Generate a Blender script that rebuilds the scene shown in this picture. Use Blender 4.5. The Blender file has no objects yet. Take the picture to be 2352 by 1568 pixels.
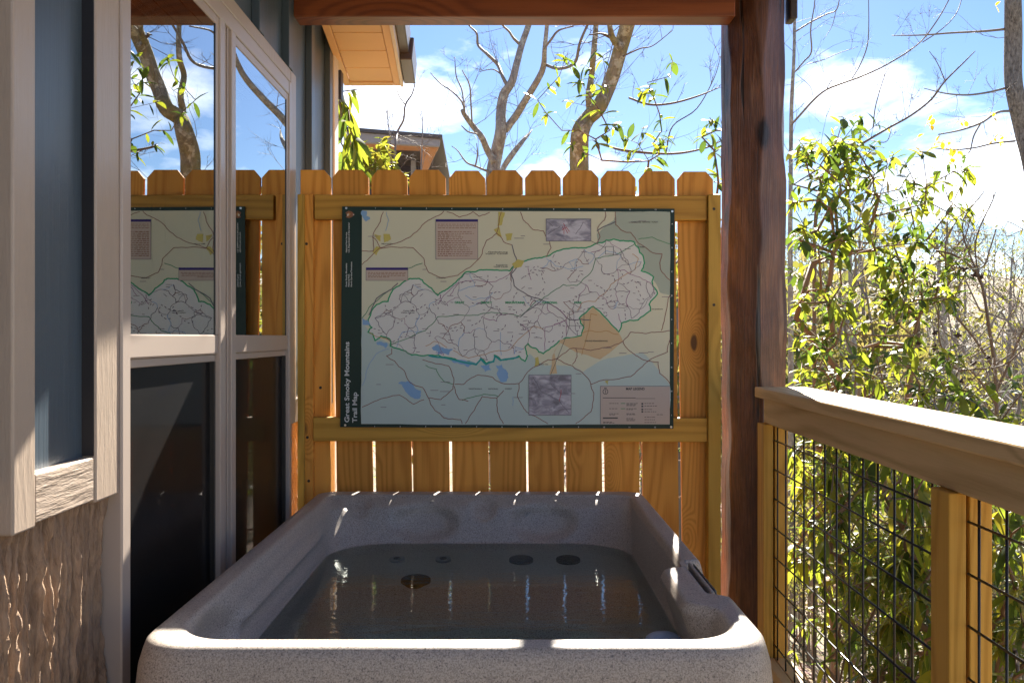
import bpy, math, random
import numpy as np
from mathutils import Vector, Matrix, Euler, noise as mnoise
random.seed(7)
RNG = np.random.default_rng(11)
R = math.radians
scene = bpy.context.scene
COL = scene.collection

# ------------------------------------------------------------------ camera
F = 2050.0            # focal length in reference pixels (photo seen 2352 wide)
VX, VY = 1165.0, 775.0
EYE = 1.30
cam_d = bpy.data.cameras.new('camera')
cam = bpy.data.objects.new('camera', cam_d)
COL.objects.link(cam)
cam_d.sensor_width = 36.0
cam_d.lens = F / 2352 * 36
cam_d.shift_x = 11 / 2352
cam_d.shift_y = -9 / 2352
cam_d.clip_start = 0.05
cam_d.clip_end = 2500
cam.location = (0, 0, EYE)
cam.rotation_euler = (R(90), 0, 0)
scene.camera = cam
scene.render.resolution_x = 1024
scene.render.resolution_y = 682

# ------------------------------------------------------------------ light
SUN_AZ, SUN_EL = R(11.0), R(34.8)      # azimuth to the right of straight ahead (+Y)
EXPOSURE = 2.5
sun_dir = Vector((math.sin(SUN_AZ) * math.cos(SUN_EL), math.cos(SUN_AZ) * math.cos(SUN_EL), math.sin(SUN_EL)))
sd = bpy.data.lights.new('sun', 'SUN')
sd.energy = 4.6
sd.angle = R(0.5)
sd.color = (1.0, 0.93, 0.82)
sun = bpy.data.objects.new('sun', sd)
COL.objects.link(sun)
sun.location = (3, 8, 8)
sun.rotation_euler = sun_dir.to_track_quat('Z', 'Y').to_euler()

scene.view_settings.view_transform = 'Standard'
scene.view_settings.look = 'None'
scene.view_settings.exposure = EXPOSURE
scene.view_settings.gamma = 1.0
scene.view_settings.use_curve_mapping = False
scene.cycles.max_bounces = 10
scene.cycles.diffuse_bounces = 5
scene.cycles.transparent_max_bounces = 16
scene.cycles.sample_clamp_indirect = 6.0


class NT:
    """small helper round a node tree"""
    def __init__(self, tree):
        self.t = tree
        self.t.nodes.clear()

    def n(self, typ, _p=None, **kw):
        nd = self.t.nodes.new(typ)
        for k, v in (_p or {}).items():
            setattr(nd, k, v)
        for k, v in kw.items():
            key = k.replace('_', ' ')
            if k[0] == 'i' and k[1:].isdigit():
                s = nd.inputs[int(k[1:])]
            else:
                s = nd.inputs[key]
            if isinstance(v, bpy.types.NodeSocket):
                self.t.links.new(v, s)
            else:
                if s.type == 'RGBA' and not isinstance(v, (int, float)) and len(v) == 3:
                    v = (*v, 1)
                s.default_value = v
        return nd

    def math(self, op, a, b=0.0, c=None, clamp=False):
        kw = dict(i0=a, i1=b)
        if c is not None:
            kw['i2'] = c
        return self.n('ShaderNodeMath', dict(operation=op, use_clamp=clamp), **kw).outputs[0]

    def mix(self, f, a, b, blend='MIX'):
        nd = self.n('ShaderNodeMix', dict(data_type='RGBA', blend_type=blend, clamp_factor=True))
        for s, v in ((nd.inputs[0], f), (nd.inputs[6], a), (nd.inputs[7], b)):
            if isinstance(v, bpy.types.NodeSocket):
                self.t.links.new(v, s)
            else:
                if s.type == 'RGBA' and len(v) == 3:
                    v = (*v, 1)
                s.default_value = v
        return nd.outputs[2]

    def ramp(self, fac, stops, interp='LINEAR'):
        nd = self.n('ShaderNodeValToRGB')
        cr = nd.color_ramp
        cr.interpolation = interp
        while len(cr.elements) < len(stops):
            cr.elements.new(0.5)
        for e, (p, c) in zip(cr.elements, stops):
            e.position = p
            e.color = (*c, 1) if not isinstance(c, (int, float)) else (c, c, c, 1)
        self.t.links.new(fac, nd.inputs[0])
        return nd.outputs[0]

    def noise(self, vec, scale, detail=3, rough=0.55, dist=0.0):
        kw = dict(Scale=scale, Detail=detail, Roughness=rough, Distortion=dist)
        if vec is not None:
            kw['Vector'] = vec
        return self.n('ShaderNodeTexNoise', None, **kw).outputs[0]

    def mapping(self, vec, loc=(0, 0, 0), rot=(0, 0, 0), scale=(1, 1, 1)):
        return self.n('ShaderNodeMapping', None, Vector=vec, Location=loc, Rotation=rot, Scale=scale).outputs[0]

    def bump(self, h, strength=0.3, dist=0.01, normal=None):
        kw = dict(Height=h, Strength=strength, Distance=dist)
        if normal is not None:
            kw['Normal'] = normal
        return self.n('ShaderNodeBump', None, **kw).outputs[0]

    def out(self, sh, which='Surface'):
        o = self.t.nodes.new('ShaderNodeOutputMaterial')
        self.t.links.new(sh, o.inputs[which])


def new_mat(name):
    m = bpy.data.materials.new(name)
    m.use_nodes = True
    return m, NT(m.node_tree)


# sky: Nishita seen through drifting white cloud
world = bpy.data.worlds.new('World')
scene.world = world
world.use_nodes = True
wn = NT(world.node_tree)
sky = wn.n('ShaderNodeTexSky', dict(sky_type='NISHITA', sun_disc=False, sun_elevation=SUN_EL, sun_rotation=SUN_AZ,
                                    altitude=600, air_density=1.0, dust_density=0.2, ozone_density=3.0))
tc = wn.n('ShaderNodeTexCoord').outputs['Generated']
sep = wn.n('ShaderNodeSeparateXYZ', None, Vector=tc)
zz = wn.math('ADD', wn.math('MAXIMUM', sep.outputs[2], 0.0), 0.30)
pu = wn.math('DIVIDE', sep.outputs[0], zz)
pv = wn.math('DIVIDE', sep.outputs[1], zz)
pc = wn.n('ShaderNodeCombineXYZ', None, X=pu, Y=pv, Z=0.0).outputs[0]
c1 = wn.noise(wn.mapping(pc, loc=(17.9, 6.0, 0), rot=(0, 0, 0.5), scale=(0.9, 1.2, 1)), 2.3, 8, 0.56, 0.3)
c2 = wn.noise(wn.mapping(pc, loc=(7.2, 3.3, 0)), 0.55, 3, 0.5)
cl = wn.math('ADD', wn.math('MULTIPLY', c1, 0.72), wn.math('MULTIPLY', c2, 0.28))
lowc = wn.math('MULTIPLY', wn.math('SUBTRACT', 0.22, sep.outputs[2], clamp=True), 0.17)   # more cloud towards the horizon
cl = wn.math('ADD', cl, lowc)
cmask = wn.ramp(cl, [(0.520, 0.0), (0.60, 0.22), (0.71, 0.9)])
hsv = wn.n('ShaderNodeHueSaturation', None, Hue=0.508, Saturation=1.16, Value=0.62, Color=sky.outputs[0])
SKY_STRENGTH = 0.05
cloudcol = (23.5, 22.2, 20.4)
skyc = wn.mix(wn.math('MULTIPLY', cmask, 0.93), hsv.outputs[0], cloudcol)
bg = wn.n('ShaderNodeBackground', None, Color=skyc, Strength=SKY_STRENGTH)
wo = world.node_tree.nodes.new('ShaderNodeOutputWorld')
world.node_tree.links.new(bg.outputs[0], wo.inputs[0])


# ------------------------------------------------------------------ helpers
def P(px, py, Y):
    """point at depth Y seen at reference pixel px, py"""
    return Vector(((px - VX) * Y / F, Y, EYE - (py - VY) * Y / F))


def link(o, parent=None):
    COL.objects.link(o)
    if parent is not None:
        o.parent = parent
    return o


def tag(o, label=None, cat=None, group=None, kind=None):
    if label:
        o['label'] = label
    if cat:
        o['category'] = cat
    if group:
        o['group'] = group
    if kind:
        o['kind'] = kind
    return o


def thing(name, loc, label, cat, group=None):
    o = bpy.data.objects.new(name, None)
    o.empty_display_size = 0.1
    o.location = loc
    link(o)
    return tag(o, label, cat, group)


def root_loc(parent):
    p = parent
    while p is not None and p.parent is not None:
        p = p.parent
    return Vector(p.location) if p is not None else Vector((0, 0, 0))


class MB:
    def __init__(self):
        self.v, self.f = [], []

    def add(self, verts, faces):
        b = len(self.v)
        self.v.extend([tuple(p) for p in verts])
        self.f.extend([tuple(b + i for i in fc) for fc in faces])
        return self

    def box(self, x0, x1, y0, y1, z0, z1):
        v = [(x0, y0, z0), (x1, y0, z0), (x1, y1, z0), (x0, y1, z0), (x0, y0, z1), (x1, y0, z1), (x1, y1, z1), (x0, y1, z1)]
        return self.add(v, [(0, 3, 2, 1), (4, 5, 6, 7), (0, 1, 5, 4), (1, 2, 6, 5), (2, 3, 7, 6), (3, 0, 4, 7)])

    def hexa(self, bottom, top):
        return self.add(list(bottom) + list(top), [(0, 3, 2, 1), (4, 5, 6, 7), (0, 1, 5, 4), (1, 2, 6, 5), (2, 3, 7, 6), (3, 0, 4, 7)])

    def prism(self, poly, y0, y1):
        """poly: list of (x,z) counter-clockwise seen from -Y"""
        n = len(poly)
        v = [(x, y0, z) for x, z in poly] + [(x, y1, z) for x, z in poly]
        f = [tuple(range(n)), tuple(range(2 * n - 1, n - 1, -1))]
        f += [(i, n + i, n + (i + 1) % n, (i + 1) % n) for i in range(n)]
        return self.add(v, f)

    def tube(self, pts, rad, sides=8, cap=True):
        pts = [Vector(p) for p in pts]
        n = len(pts)
        if n < 2:
            return self
        if isinstance(rad, (int, float)):
            rad = [rad] * n
        base = len(self.v)
        up = Vector((0.31, 0.17, 0.93))
        t0 = (pts[1] - pts[0]).normalized()
        if abs(t0.dot(up)) > 0.9:
            up = Vector((0.9, 0.3, 0.1))
        a = t0.cross(up).normalized()
        for i in range(n):
            t = (pts[min(i + 1, n - 1)] - pts[max(i - 1, 0)])
            if t.length < 1e-9:
                t = t0
            t.normalize()
            a = (a - t * a.dot(t))
            if a.length < 1e-6:
                a = t.orthogonal()
            a.normalize()
            b = t.cross(a)
            for k in range(sides):
                an = 2 * math.pi * k / sides
                self.v.append(tuple(pts[i] + (a * math.cos(an) + b * math.sin(an)) * rad[i]))
        for i in range(n - 1):
            for k in range(sides):
                k2 = (k + 1) % sides
                self.f.append((base + i * sides + k, base + i * sides + k2, base + (i + 1) * sides + k2, base + (i + 1) * sides + k))
        if cap and sides > 2:
            self.f.append(tuple(base + k for k in range(sides))[::-1])
            self.f.append(tuple(base + (n - 1) * sides + k for k in range(sides)))
        return self

    def disc(self, c, nrm, r, n=20, r2=None, depth=0.0):
        nrm = Vector(nrm).normalized()
        a = nrm.orthogonal().normalized()
        b = nrm.cross(a)
        c = Vector(c)
        vs = [c + (a * math.cos(t) * r + b * math.sin(t) * (r2 or r)) for t in [2 * math.pi * i / n for i in range(n)]]
        if depth:
            n0 = len(vs)
            vs2 = [p - nrm * depth for p in vs]
            self.add(vs + vs2, [tuple(range(n)), tuple(range(2 * n - 1, n - 1, -1))] +
                     [(i, n + i, n + (i + 1) % n, (i + 1) % n) for i in range(n)])
        else:
            self.add(vs, [tuple(range(n))])
        return self

    def build(self, name, mat, parent=None, smooth=False, bevel=0.0, kind=None, label=None, seg=1):
        off = root_loc(parent)
        me = bpy.data.meshes.new(name)
        v = np.array(self.v, dtype=float) - np.array(off)
        me.from_pydata(v.tolist(), [], self.f)
        me.materials.append(mat)
        if smooth:
            me.shade_smooth()
        me.update()
        o = bpy.data.objects.new(name, me)
        link(o, parent)
        if bevel:
            md = o.modifiers.new('edge', 'BEVEL')
            md.width = bevel
            md.segments = seg
            md.limit_method = 'ANGLE'
            md.angle_limit = R(40)
        if kind:
            o['kind'] = kind
        if label:
            o['label'] = label
        return o


def smooth_path(pts, n=4, jit=0.0):
    """Catmull-Rom through (x,y,z,r) rows"""
    p = np.array([[*q] for q in pts], dtype=float)
    if len(p) < 3:
        k = max(2, n)
        t = np.linspace(0, 1, k + 1)[:, None]
        out = p[0] * (1 - t) + p[-1] * t
    else:
        q = np.vstack([2 * p[0] - p[1], p, 2 * p[-1] - p[-2]])
        out = []
        for i in range(1, len(q) - 2):
            for s in range(n):
                t = s / n
                out.append(0.5 * ((2 * q[i]) + (-q[i - 1] + q[i + 1]) * t + (2 * q[i - 1] - 5 * q[i] + 4 * q[i + 1] - q[i + 2]) * t * t
                                  + (-q[i - 1] + 3 * q[i] - 3 * q[i + 1] + q[i + 2]) * t ** 3))
        out.append(q[-2])
        out = np.array(out)
    if jit:
        j = RNG.normal(0, 1, (len(out), 3)) * jit
        j[0] = 0
        out[:, :3] += j
    return out


def pixpath(pp, Y0, Y1=None, r=None, n=5, jit=0.0, wob=0.0):
    """list of (px,py[,radius_px]) -> smoothed world rows (x,y,z,r), the depth running from Y0 to Y1"""
    Y1 = Y0 if Y1 is None else Y1
    rows = []
    for i, q in enumerate(pp):
        t = i / max(1, len(pp) - 1)
        Y = Y0 + (Y1 - Y0) * t + (random.uniform(-wob, wob) if 0 < i < len(pp) - 1 else 0)
        rr = q[2] * Y / F if len(q) > 2 else (r or 0.01)
        w = P(q[0], q[1], Y)
        rows.append((w.x, w.y, w.z, rr))
    return smooth_path(rows, n, jit)


# ------------------------------------------------------------------ materials
def wood(name, axis, light, dark, rings=55, knots=True, rough=0.62, spec=0.25, bump=0.35, knotcol=(0.07, 0.03, 0.012), knot_every=1.0, mottle=0.0):
    m, t = new_mat(name)
    tc = t.n('ShaderNodeTexCoord').outputs['Object']
    rnd = t.n('ShaderNodeObjectInfo').outputs['Random']
    off = t.n('ShaderNodeCombineXYZ', None, X=t.math('MULTIPLY', rnd, 13.7), Y=t.math('MULTIPLY', rnd, 7.3), Z=t.math('MULTIPLY', rnd, 29.1)).outputs[0]
    sc = {'Z': (1, 1, 0.11), 'X': (0.11, 1, 1), 'Y': (1, 0.11, 1)}[axis]
    vec = t.n('ShaderNodeVectorMath', dict(operation='ADD'), i0=t.mapping(tc, scale=sc), i1=off).outputs[0]
    warp = t.noise(vec, 4.0, 2, 0.45)
    warp2 = t.noise(vec, 14.0, 2, 0.5)
    sk = {'Z': (1, 1, 0.42), 'X': (0.42, 1, 1), 'Y': (1, 0.42, 1)}[axis]
    veck = t.n('ShaderNodeVectorMath', dict(operation='ADD'), i0=t.mapping(tc, scale=sk), i1=off).outputs[0]
    vor = t.n('ShaderNodeTexVoronoi', dict(feature='F1'), Vector=veck, Scale=5.2 * knot_every)
    d = vor.outputs['Distance']
    sel = t.math('GREATER_THAN', t.n('ShaderNodeSeparateColor', None, Color=vor.outputs['Color']).outputs[0], 0.45)
    kd = t.math('MULTIPLY', t.math('SUBTRACT', 1.0, t.math('DIVIDE', d, 0.34), clamp=True), sel)   # 1 at a knot, 0 away
    s = t.n('ShaderNodeSeparateXYZ', None, Vector=vec)
    a, b = {'Z': (0, 1), 'X': (2, 1), 'Y': (2, 0)}[axis]
    ph = t.math('ADD', t.math('MULTIPLY', s.outputs[a], rings * 1.0), t.math('MULTIPLY', s.outputs[b], rings * 0.5))
    ph = t.math('ADD', ph, t.math('MULTIPLY', warp, rings * 0.62))
    ph = t.math('ADD', ph, t.math('MULTIPLY', warp2, 2.0))
    if knots:
        ph = t.math('ADD', ph, t.math('MULTIPLY', t.math('POWER', kd, 1.6), 22.0))
    ring = t.math('ADD', t.math('MULTIPLY', t.math('SINE', t.math('MULTIPLY', ph, 3.0)), 0.5), 0.5)
    ring = t.math('POWER', ring, 1.8)
    fs = {'Z': (260, 260, 5), 'X': (5, 260, 260), 'Y': (260, 5, 260)}[axis]
    fine = t.noise(t.mapping(tc, scale=fs), 1.0, 2, 0.6)
    f = t.math('ADD', t.math('MULTIPLY', ring, 0.62), t.math('MULTIPLY', t.math('SUBTRACT', fine, 0.5), 0.75), clamp=True)
    f = t.math('ADD', f, t.math('MULTIPLY', t.math('SUBTRACT', t.noise(vec, 2.2, 2), 0.5), 0.5 + mottle), clamp=True)
    c = t.mix(f, light, dark)
    if knots:
        km = t.ramp(t.math('ADD', kd, t.math('MULTIPLY', t.math('SUBTRACT', t.noise(vec, 40, 2), 0.5), 0.1)), [(0.74, 0.0), (0.83, 1.0)])
        kh = t.ramp(kd, [(0.3, 0.0), (0.85, 0.35)])
        c = t.mix(kh, c, dark)
        c = t.mix(t.math('MULTIPLY', km, 0.85), c, knotcol)
    # each board a little lighter or darker
    hv = t.n('ShaderNodeHueSaturation', None, Hue=0.5, Saturation=1.0, Value=t.math('ADD', t.math('MULTIPLY', rnd, 0.26), 0.87), Color=c).outputs[0]
    h = t.math('ADD', t.math('MULTIPLY', ring, -0.4), t.math('MULTIPLY', fine, 0.9))
    bs = t.n('ShaderNodeBsdfPrincipled', None, Base_Color=hv, Roughness=rough, Normal=t.bump(h, bump, 0.0016))
    bs.inputs['Specular IOR Level'].default_value = spec
    t.out(bs.outputs[0])
    return m


def plain(name, col, rough=0.5, metal=0.0, spec=0.5, bump=None, vary=0.0):
    m, t = new_mat(name)
    kw = dict(Base_Color=col, Roughness=rough, Metallic=metal)
    if vary or bump:
        tc = t.n('ShaderNodeTexCoord').outputs['Object']
    if vary:
        nz = t.noise(tc, 9, 4, 0.6)
        kw['Base_Color'] = t.mix(nz, tuple(c * (1 - vary) for c in col), tuple(min(1, c * (1 + vary)) for c in col))
    if bump:
        kw['Normal'] = t.bump(t.noise(t.mapping(tc, scale=bump[0]), bump[1], 4, 0.65), bump[2], bump[3])
    bs = t.n('ShaderNodeBsdfPrincipled', None, **kw)
    bs.inputs['Specular IOR Level'].default_value = spec
    t.out(bs.outputs[0])
    return m


M = {}
M['picket'] = wood('cedar_toned_picket', 'Z', (0.74, 0.335, 0.060), (0.50, 0.185, 0.024), 55, rough=0.55, knot_every=1.1)
M['rail_x'] = wood('treated_rail', 'X', (0.56, 0.30, 0.050), (0.37, 0.18, 0.024), 34, rough=0.5, knot_every=0.9)
M['strip_z'] = wood('treated_strip', 'Z', (0.54, 0.32, 0.055), (0.36, 0.20, 0.028), 60, rough=0.5, knot_every=0.6)
M['deck_y'] = wood('deck_board_wood', 'Y', (0.36, 0.27, 0.17), (0.22, 0.155, 0.09), 50, rough=0.7)
M['cap_y'] = wood('railing_cap_wood', 'Y', (0.72, 0.51, 0.26), (0.46, 0.29, 0.12), 30, rough=0.6, knot_every=0.6)
M['post4'] = wood('railing_post_wood', 'Z', (0.62, 0.34, 0.06), (0.42, 0.20, 0.025), 60, rough=0.55, knot_every=0.6)
M['beam'] = wood('stained_beam', 'X', (0.24, 0.068, 0.020), (0.11, 0.026, 0.009), 26, rough=0.38, spec=0.4, knot_every=0.35)
M['ceiling'] = wood('stained_ceiling_board', 'Y', (0.20, 0.075, 0.032), (0.11, 0.035, 0.014), 30, rough=0.5)
M['soffit'] = plain('tan_soffit_paint', (0.62, 0.40, 0.20), 0.5, vary=0.05)
M['tan_trim'] = plain('painted_tan_woodgrain', (0.42, 0.335, 0.262), 0.36, bump=((55, 50.0, 9.0), 1.1, 0.35, 0.005), vary=0.08)
M['vinyl'] = plain('clay_vinyl_frame', (0.44, 0.365, 0.31), 0.32)
M['tan_trim_y'] = plain('painted_tan_woodgrain_level', (0.42, 0.335, 0.262), 0.36, bump=((55, 7.0, 60.0), 1.1, 0.7, 0.010), vary=0.08)
M['vinyl_dark'] = plain('dark_gasket', (0.02, 0.02, 0.02), 0.4)
M['wire'] = plain('black_coated_wire', (0.010, 0.010, 0.012), 0.35, spec=0.6)
M['gutter'] = plain('dark_gutter', (0.06, 0.05, 0.05), 0.35)
M['nail'] = plain('screw_head', (0.05, 0.04, 0.03), 0.5, 0.5)
M['white'] = plain('cream_fascia', (0.60, 0.55, 0.48), 0.5)


def siding_mat():
    m, t = new_mat('blue_grey_siding')
    tc = t.n('ShaderNodeTexCoord').outputs['Object']
    g = t.noise(t.mapping(tc, scale=(90, 90, 3.0)), 1.0, 4, 0.65)
    g2 = t.noise(tc, 3.0, 3, 0.6)
    c = t.mix(g, (0.050, 0.074, 0.098), (0.080, 0.110, 0.138))
    c = t.mix(t.math('MULTIPLY', g2, 0.4), c, (0.045, 0.065, 0.085))
    bs = t.n('ShaderNodeBsdfPrincipled', None, Base_Color=c, Roughness=0.36, Normal=t.bump(g, 0.35, 0.003))
    bs.inputs['Specular IOR Level'].default_value = 0.55
    t.out(bs.outputs[0])
    return m


M['siding'] = siding_mat()
M['bronze_shade'] = plain('dark_bronze_and_shade', (0.022, 0.021, 0.024), 0.4)  # dark parts, and the shade painted on the window casing's side


def bark_mat(name, c1, c2, moss=None, scale=30, zs=0.3, bump=0.8, dist=0.02, patches=None):
    m, t = new_mat(name)
    tc = t.n('ShaderNodeTexCoord').outputs['Object']
    v = t.mapping(tc, scale=(1, 1, zs))
    n1 = t.noise(v, scale, 5, 0.7, 0.6)
    n2 = t.noise(tc, scale * 0.2, 3, 0.6)
    c = t.mix(t.ramp(n1, [(0.3, 0.0), (0.65, 1.0)]), c1, c2)
    if patches:
        c = t.mix(t.ramp(t.noise(tc, scale * 0.45, 4, 0.7), [(0.52, 0.0), (0.60, 0.8)]), c, patches)
    if moss:
        c = t.mix(t.ramp(n2, [(0.45, 0.0), (0.62, 0.75)]), c, moss)
    bs = t.n('ShaderNodeBsdfPrincipled', None, Base_Color=c, Roughness=0.85, Normal=t.bump(n1, bump, dist))
    bs.inputs['Specular IOR Level'].default_value = 0.2
    t.out(bs.outputs[0])
    return m


M['bark_grey'] = bark_mat('grey_lichened_bark', (0.16, 0.14, 0.13), (0.36, 0.34, 0.32), None, 45, patches=(0.46, 0.46, 0.40))
M['bark_moss'] = bark_mat('mossy_mottled_bark', (0.14, 0.11, 0.075), (0.36, 0.30, 0.22), (0.26, 0.22, 0.09), 38, patches=(0.60, 0.56, 0.46))
M['bark_far'] = bark_mat('dark_furrowed_bark', (0.045, 0.04, 0.038), (0.30, 0.28, 0.26), None, 60, 0.35)
M['twig'] = plain('brown_twig', (0.15, 0.105, 0.075), 0.7, vary=0.2)
M['twig_grey'] = plain('grey_twig', (0.19, 0.165, 0.15), 0.7, vary=0.2)
M['stem_red'] = plain('laurel_stem_bark', (0.20, 0.12, 0.07), 0.7, vary=0.25)
M['bud'] = plain('dark_seed_cluster', (0.06, 0.035, 0.03), 0.8)


def leaf_mat(name, cols, trans=0.55, rough=0.38, spec=0.4):
    m, t = new_mat(name)
    tc = t.n('ShaderNodeTexCoord').outputs['Object']
    geo = t.n('ShaderNodeNewGeometry')
    rnd = t.math('FRACT', t.math('ADD', geo.outputs['Random Per Island'], t.n('ShaderNodeObjectInfo').outputs['Random']))
    st = [(i / (len(cols) - 1), c) for i, c in enumerate(cols)]
    c = t.ramp(rnd, st)
    bs = t.n('ShaderNodeBsdfPrincipled', None, Base_Color=c, Roughness=rough)
    bs.inputs['Specular IOR Level'].default_value = spec
    tcol = t.mix(0.7, c, (0.95, 1.0, 0.16), 'MULTIPLY')
    tcol = t.n('ShaderNodeHueSaturation', None, Hue=0.488, Saturation=1.0, Value=2.5, Color=tcol).outputs[0]
    tr = t.n('ShaderNodeBsdfTranslucent', None, Color=tcol)
    mx = t.n('ShaderNodeMixShader', None, i0=trans, i1=bs.outputs[0], i2=tr.outputs[0])
    t.out(mx.outputs[0])
    return m


M['laurel'] = leaf_mat('laurel_leaf', [(0.022, 0.042, 0.018), (0.05, 0.082, 0.020), (0.11, 0.14, 0.025), (0.18, 0.19, 0.035)])
M['rhodo'] = leaf_mat('rhododendron_leaf', [(0.035, 0.06, 0.02), (0.07, 0.10, 0.022), (0.13, 0.15, 0.03), (0.19, 0.17, 0.03)])
M['spring'] = leaf_mat('fresh_spring_leaf', [(0.09, 0.11, 0.025), (0.13, 0.14, 0.03), (0.15, 0.13, 0.04)], 0.5)
M['farleaf'] = leaf_mat('distant_spring_canopy', [(0.09, 0.105, 0.045), (0.13, 0.13, 0.06), (0.17, 0.14, 0.09), (0.12, 0.115, 0.075)], 0.35, 0.85, 0.05)
M['petal'] = leaf_mat('yellow_blossom', [(0.5, 0.38, 0.02), (0.6, 0.45, 0.03)], 0.5)


# ------------------------------------------------------------------ ground and deck
def ground_h(x, y):
    d = math.hypot(x, y - 2)
    near = -0.55 - 0.16 * max(0, d - 2.5)
    near -= max(0, x - 1.2) * 0.10
    near = max(near, -16)
    if d > 55:
        k = min(1, (d - 55) / 190)
        k = k * k * (3 - 2 * k)
        a = math.atan2(x, y - 2)
        ridge = 8 + 9 * math.sin(a * 2.2 + 0.4) + 3 * math.sin(a * 7)
        near = near * (1 - k) + ridge * k
    if x < 2.5 and y > 3.5:          # the slope behind the fence stays up where the next cabin stands
        lift = min(1, max(0, (2.5 - x) / 3)) * min(1, max(0, (60 - d) / 20)) if d < 60 else 0
        near = near * (1 - lift) + (-0.35 - 0.01 * d) * lift
    return near + 0.10 * mnoise.noise(Vector((x * 0.7, y * 0.7, 0))) * min(3, 0.3 + d * 0.02)


gm, t = new_mat('leaf_litter_ground')
tc = t.n('ShaderNodeTexCoord').outputs['Object']
n1 = t.noise(tc, 14, 6, 0.75)
n2 = t.noise(tc, 0.35, 4, 0.6)
vr = t.n('ShaderNodeTexVoronoi', dict(feature='F1'), Vector=tc, Scale=16.0)
c = t.mix(n1, (0.13, 0.085, 0.05), (0.34, 0.25, 0.17))
c = t.mix(0.4, c, t.mix(0.75, vr.outputs['Color'], (0.28, 0.19, 0.12)))
c = t.mix(t.ramp(n2, [(0.45, 0.0), (0.6, 0.7)]), c, (0.10, 0.12, 0.035))
bs = t.n('ShaderNodeBsdfPrincipled', None, Base_Color=c, Roughness=0.95, Normal=t.bump(n1, 0.8, 0.05))
t.out(bs.outputs[0])
M['ground'] = gm
gv, gf = [], []
ringr = [0, 1.2, 2.2, 3, 4, 5, 6, 7.5, 9, 11, 14, 18, 23, 30, 38, 48, 60, 75, 95, 120, 150, 185, 230, 300, 420, 700, 1200]
NS = 120
for r in ringr:
    for k in range(NS):
        a = 2 * math.pi * k / NS
        x, y = r * math.sin(a), 2 + r * math.cos(a)
        z = ground_h(x, y)
        if r > 420:
            z -= (r - 420) * 0.05
        if -1.1 < x < 1.2 and y < 3.6:
            z = min(z, -0.5)
        gv.append((x, y, z))
for i in range(len(ringr) - 1):
    for k in range(NS):
        k2 = (k + 1) % NS
        gf.append((i * NS + k, (i + 1) * NS + k, (i + 1) * NS + k2, i * NS + k2))
mb = MB()
mb.add(gv, gf)
tag(mb.build('ground', gm, smooth=True), kind='structure')

deck = bpy.data.objects.new('deck_floor', None)
link(deck)
deck['kind'] = 'structure'
x = -0.93
mesh = None
while x < 0.98:
    if mesh is None:
        bo = MB().box(x, x + 0.138, -2.6, 3.42, -0.035, 0).build('deck_board', M['deck_y'], deck, bevel=0.003)
        mesh = bo.data
        x0 = x
    else:
        bo2 = bpy.data.objects.new('deck_board', mesh)
        link(bo2, deck)
        bo2.location.x = x - x0
        md = bo2.modifiers.new('edge', 'BEVEL')
        md.width = 0.003
        md.segments = 1
    x += 0.144
for yy in (-2.4, -1.0, 0.4, 1.8, 3.2):
    MB().box(-0.93, 1.0, yy, yy + 0.04, -0.22, -0.037).build('deck_joist', M['deck_y'], deck)

# ------------------------------------------------------------------ the cabin wall at the left
WX = -0.80          # face of the trims
SX = -0.826         # face of the siding
house = thing('cabin', (WX, 2.4, 0), 'blue-grey board and batten cabin with clay coloured window, bark base at the left', 'cabin')
wall = MB()


def xzwall(x, y0, y1, z0, z1, th=0.02):
    return MB().box(x - th, x, y0, y1, z0, z1)


TRT = 2.29          # top of the window casing
WZ0, WZ1 = 0.33, EYE + 0.94
WY0, WY1 = 1.843, 3.30
# siding panels round the window
xzwall(SX, 1.515, 1.735, 1.02, 2.75).build('siding_panel', M['siding'], house)
xzwall(SX, -2.6, 1.45, 1.02, 2.75).build('siding_panel', M['siding'], house)
xzwall(SX, 1.735, WY1 + .08, TRT - .05, 2.75).build('siding_panel', M['siding'], house)
xzwall(SX, WY1 + .02, 4.12, 1.02, 2.95).build('siding_panel', M['siding'], house)
xzwall(SX - 0.03, -2.6, 4.12, -0.3, 1.03, 0.05).build('wall_sheathing', M['bronze_shade'], house)
for yb in (2.49, 2.88, 3.27, 3.65, 4.03):
    z0 = 1.07 if yb > 3.5 else TRT
    if yb < 3.5:
        MB().box(SX, WX + .001, yb, yb + 0.062, z0 + 0.002, 2.75).build('batten', M['siding'], house, bevel=0.002)
    else:
        MB().box(SX, WX + .001, yb, yb + 0.062, 1.0, 2.95).build('batten', M['siding'], house, bevel=0.002)
# tan trim boards left of the window
TB = 0.978
MB().box(SX - .01, WX, 1.445, 1.515, TB, 2.75).build('trim_board', M['tan_trim'], house, bevel=0.004, seg=2)
MB().box(SX - .01, WX - 0.002, 1.517, 1.733, TB + .006, 1.068).build('trim_board', M['tan_trim_y'], house, bevel=0.003, seg=2)
MB().box(SX - .03, SX + .0015, -2.6, 1.443, TB + .006, 1.068).build('trim_board', M['tan_trim'], house)
MB().box(SX - .01, WX, 1.735, WY0, TB, TRT).build('window_casing', M['tan_trim'], house, bevel=0.005, seg=2)
MB().box(SX - .001, WX - .003, 1.7325, 1.7346, 1.07, TRT).build('casing_side_shade', M['bronze_shade'], house)  # thin dark sheet painting shade onto the tan casing's near side
MB().box(SX - .01, WX, WY1 + .002, WY1 + .085, TB, TRT).build('window_casing', M['tan_trim'], house, bevel=0.005, seg=2)
MB().box(SX - .01, WX, WY0 + .002, WY1, WZ1, TRT).build('window_casing', M['tan_trim'], house, bevel=0.005, seg=2)
MB().box(SX - .01, WX - .002, WY1 + .087, 4.10, TB, 1.068).build('trim_board', M['tan_trim'], house, bevel=0.003)
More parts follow.
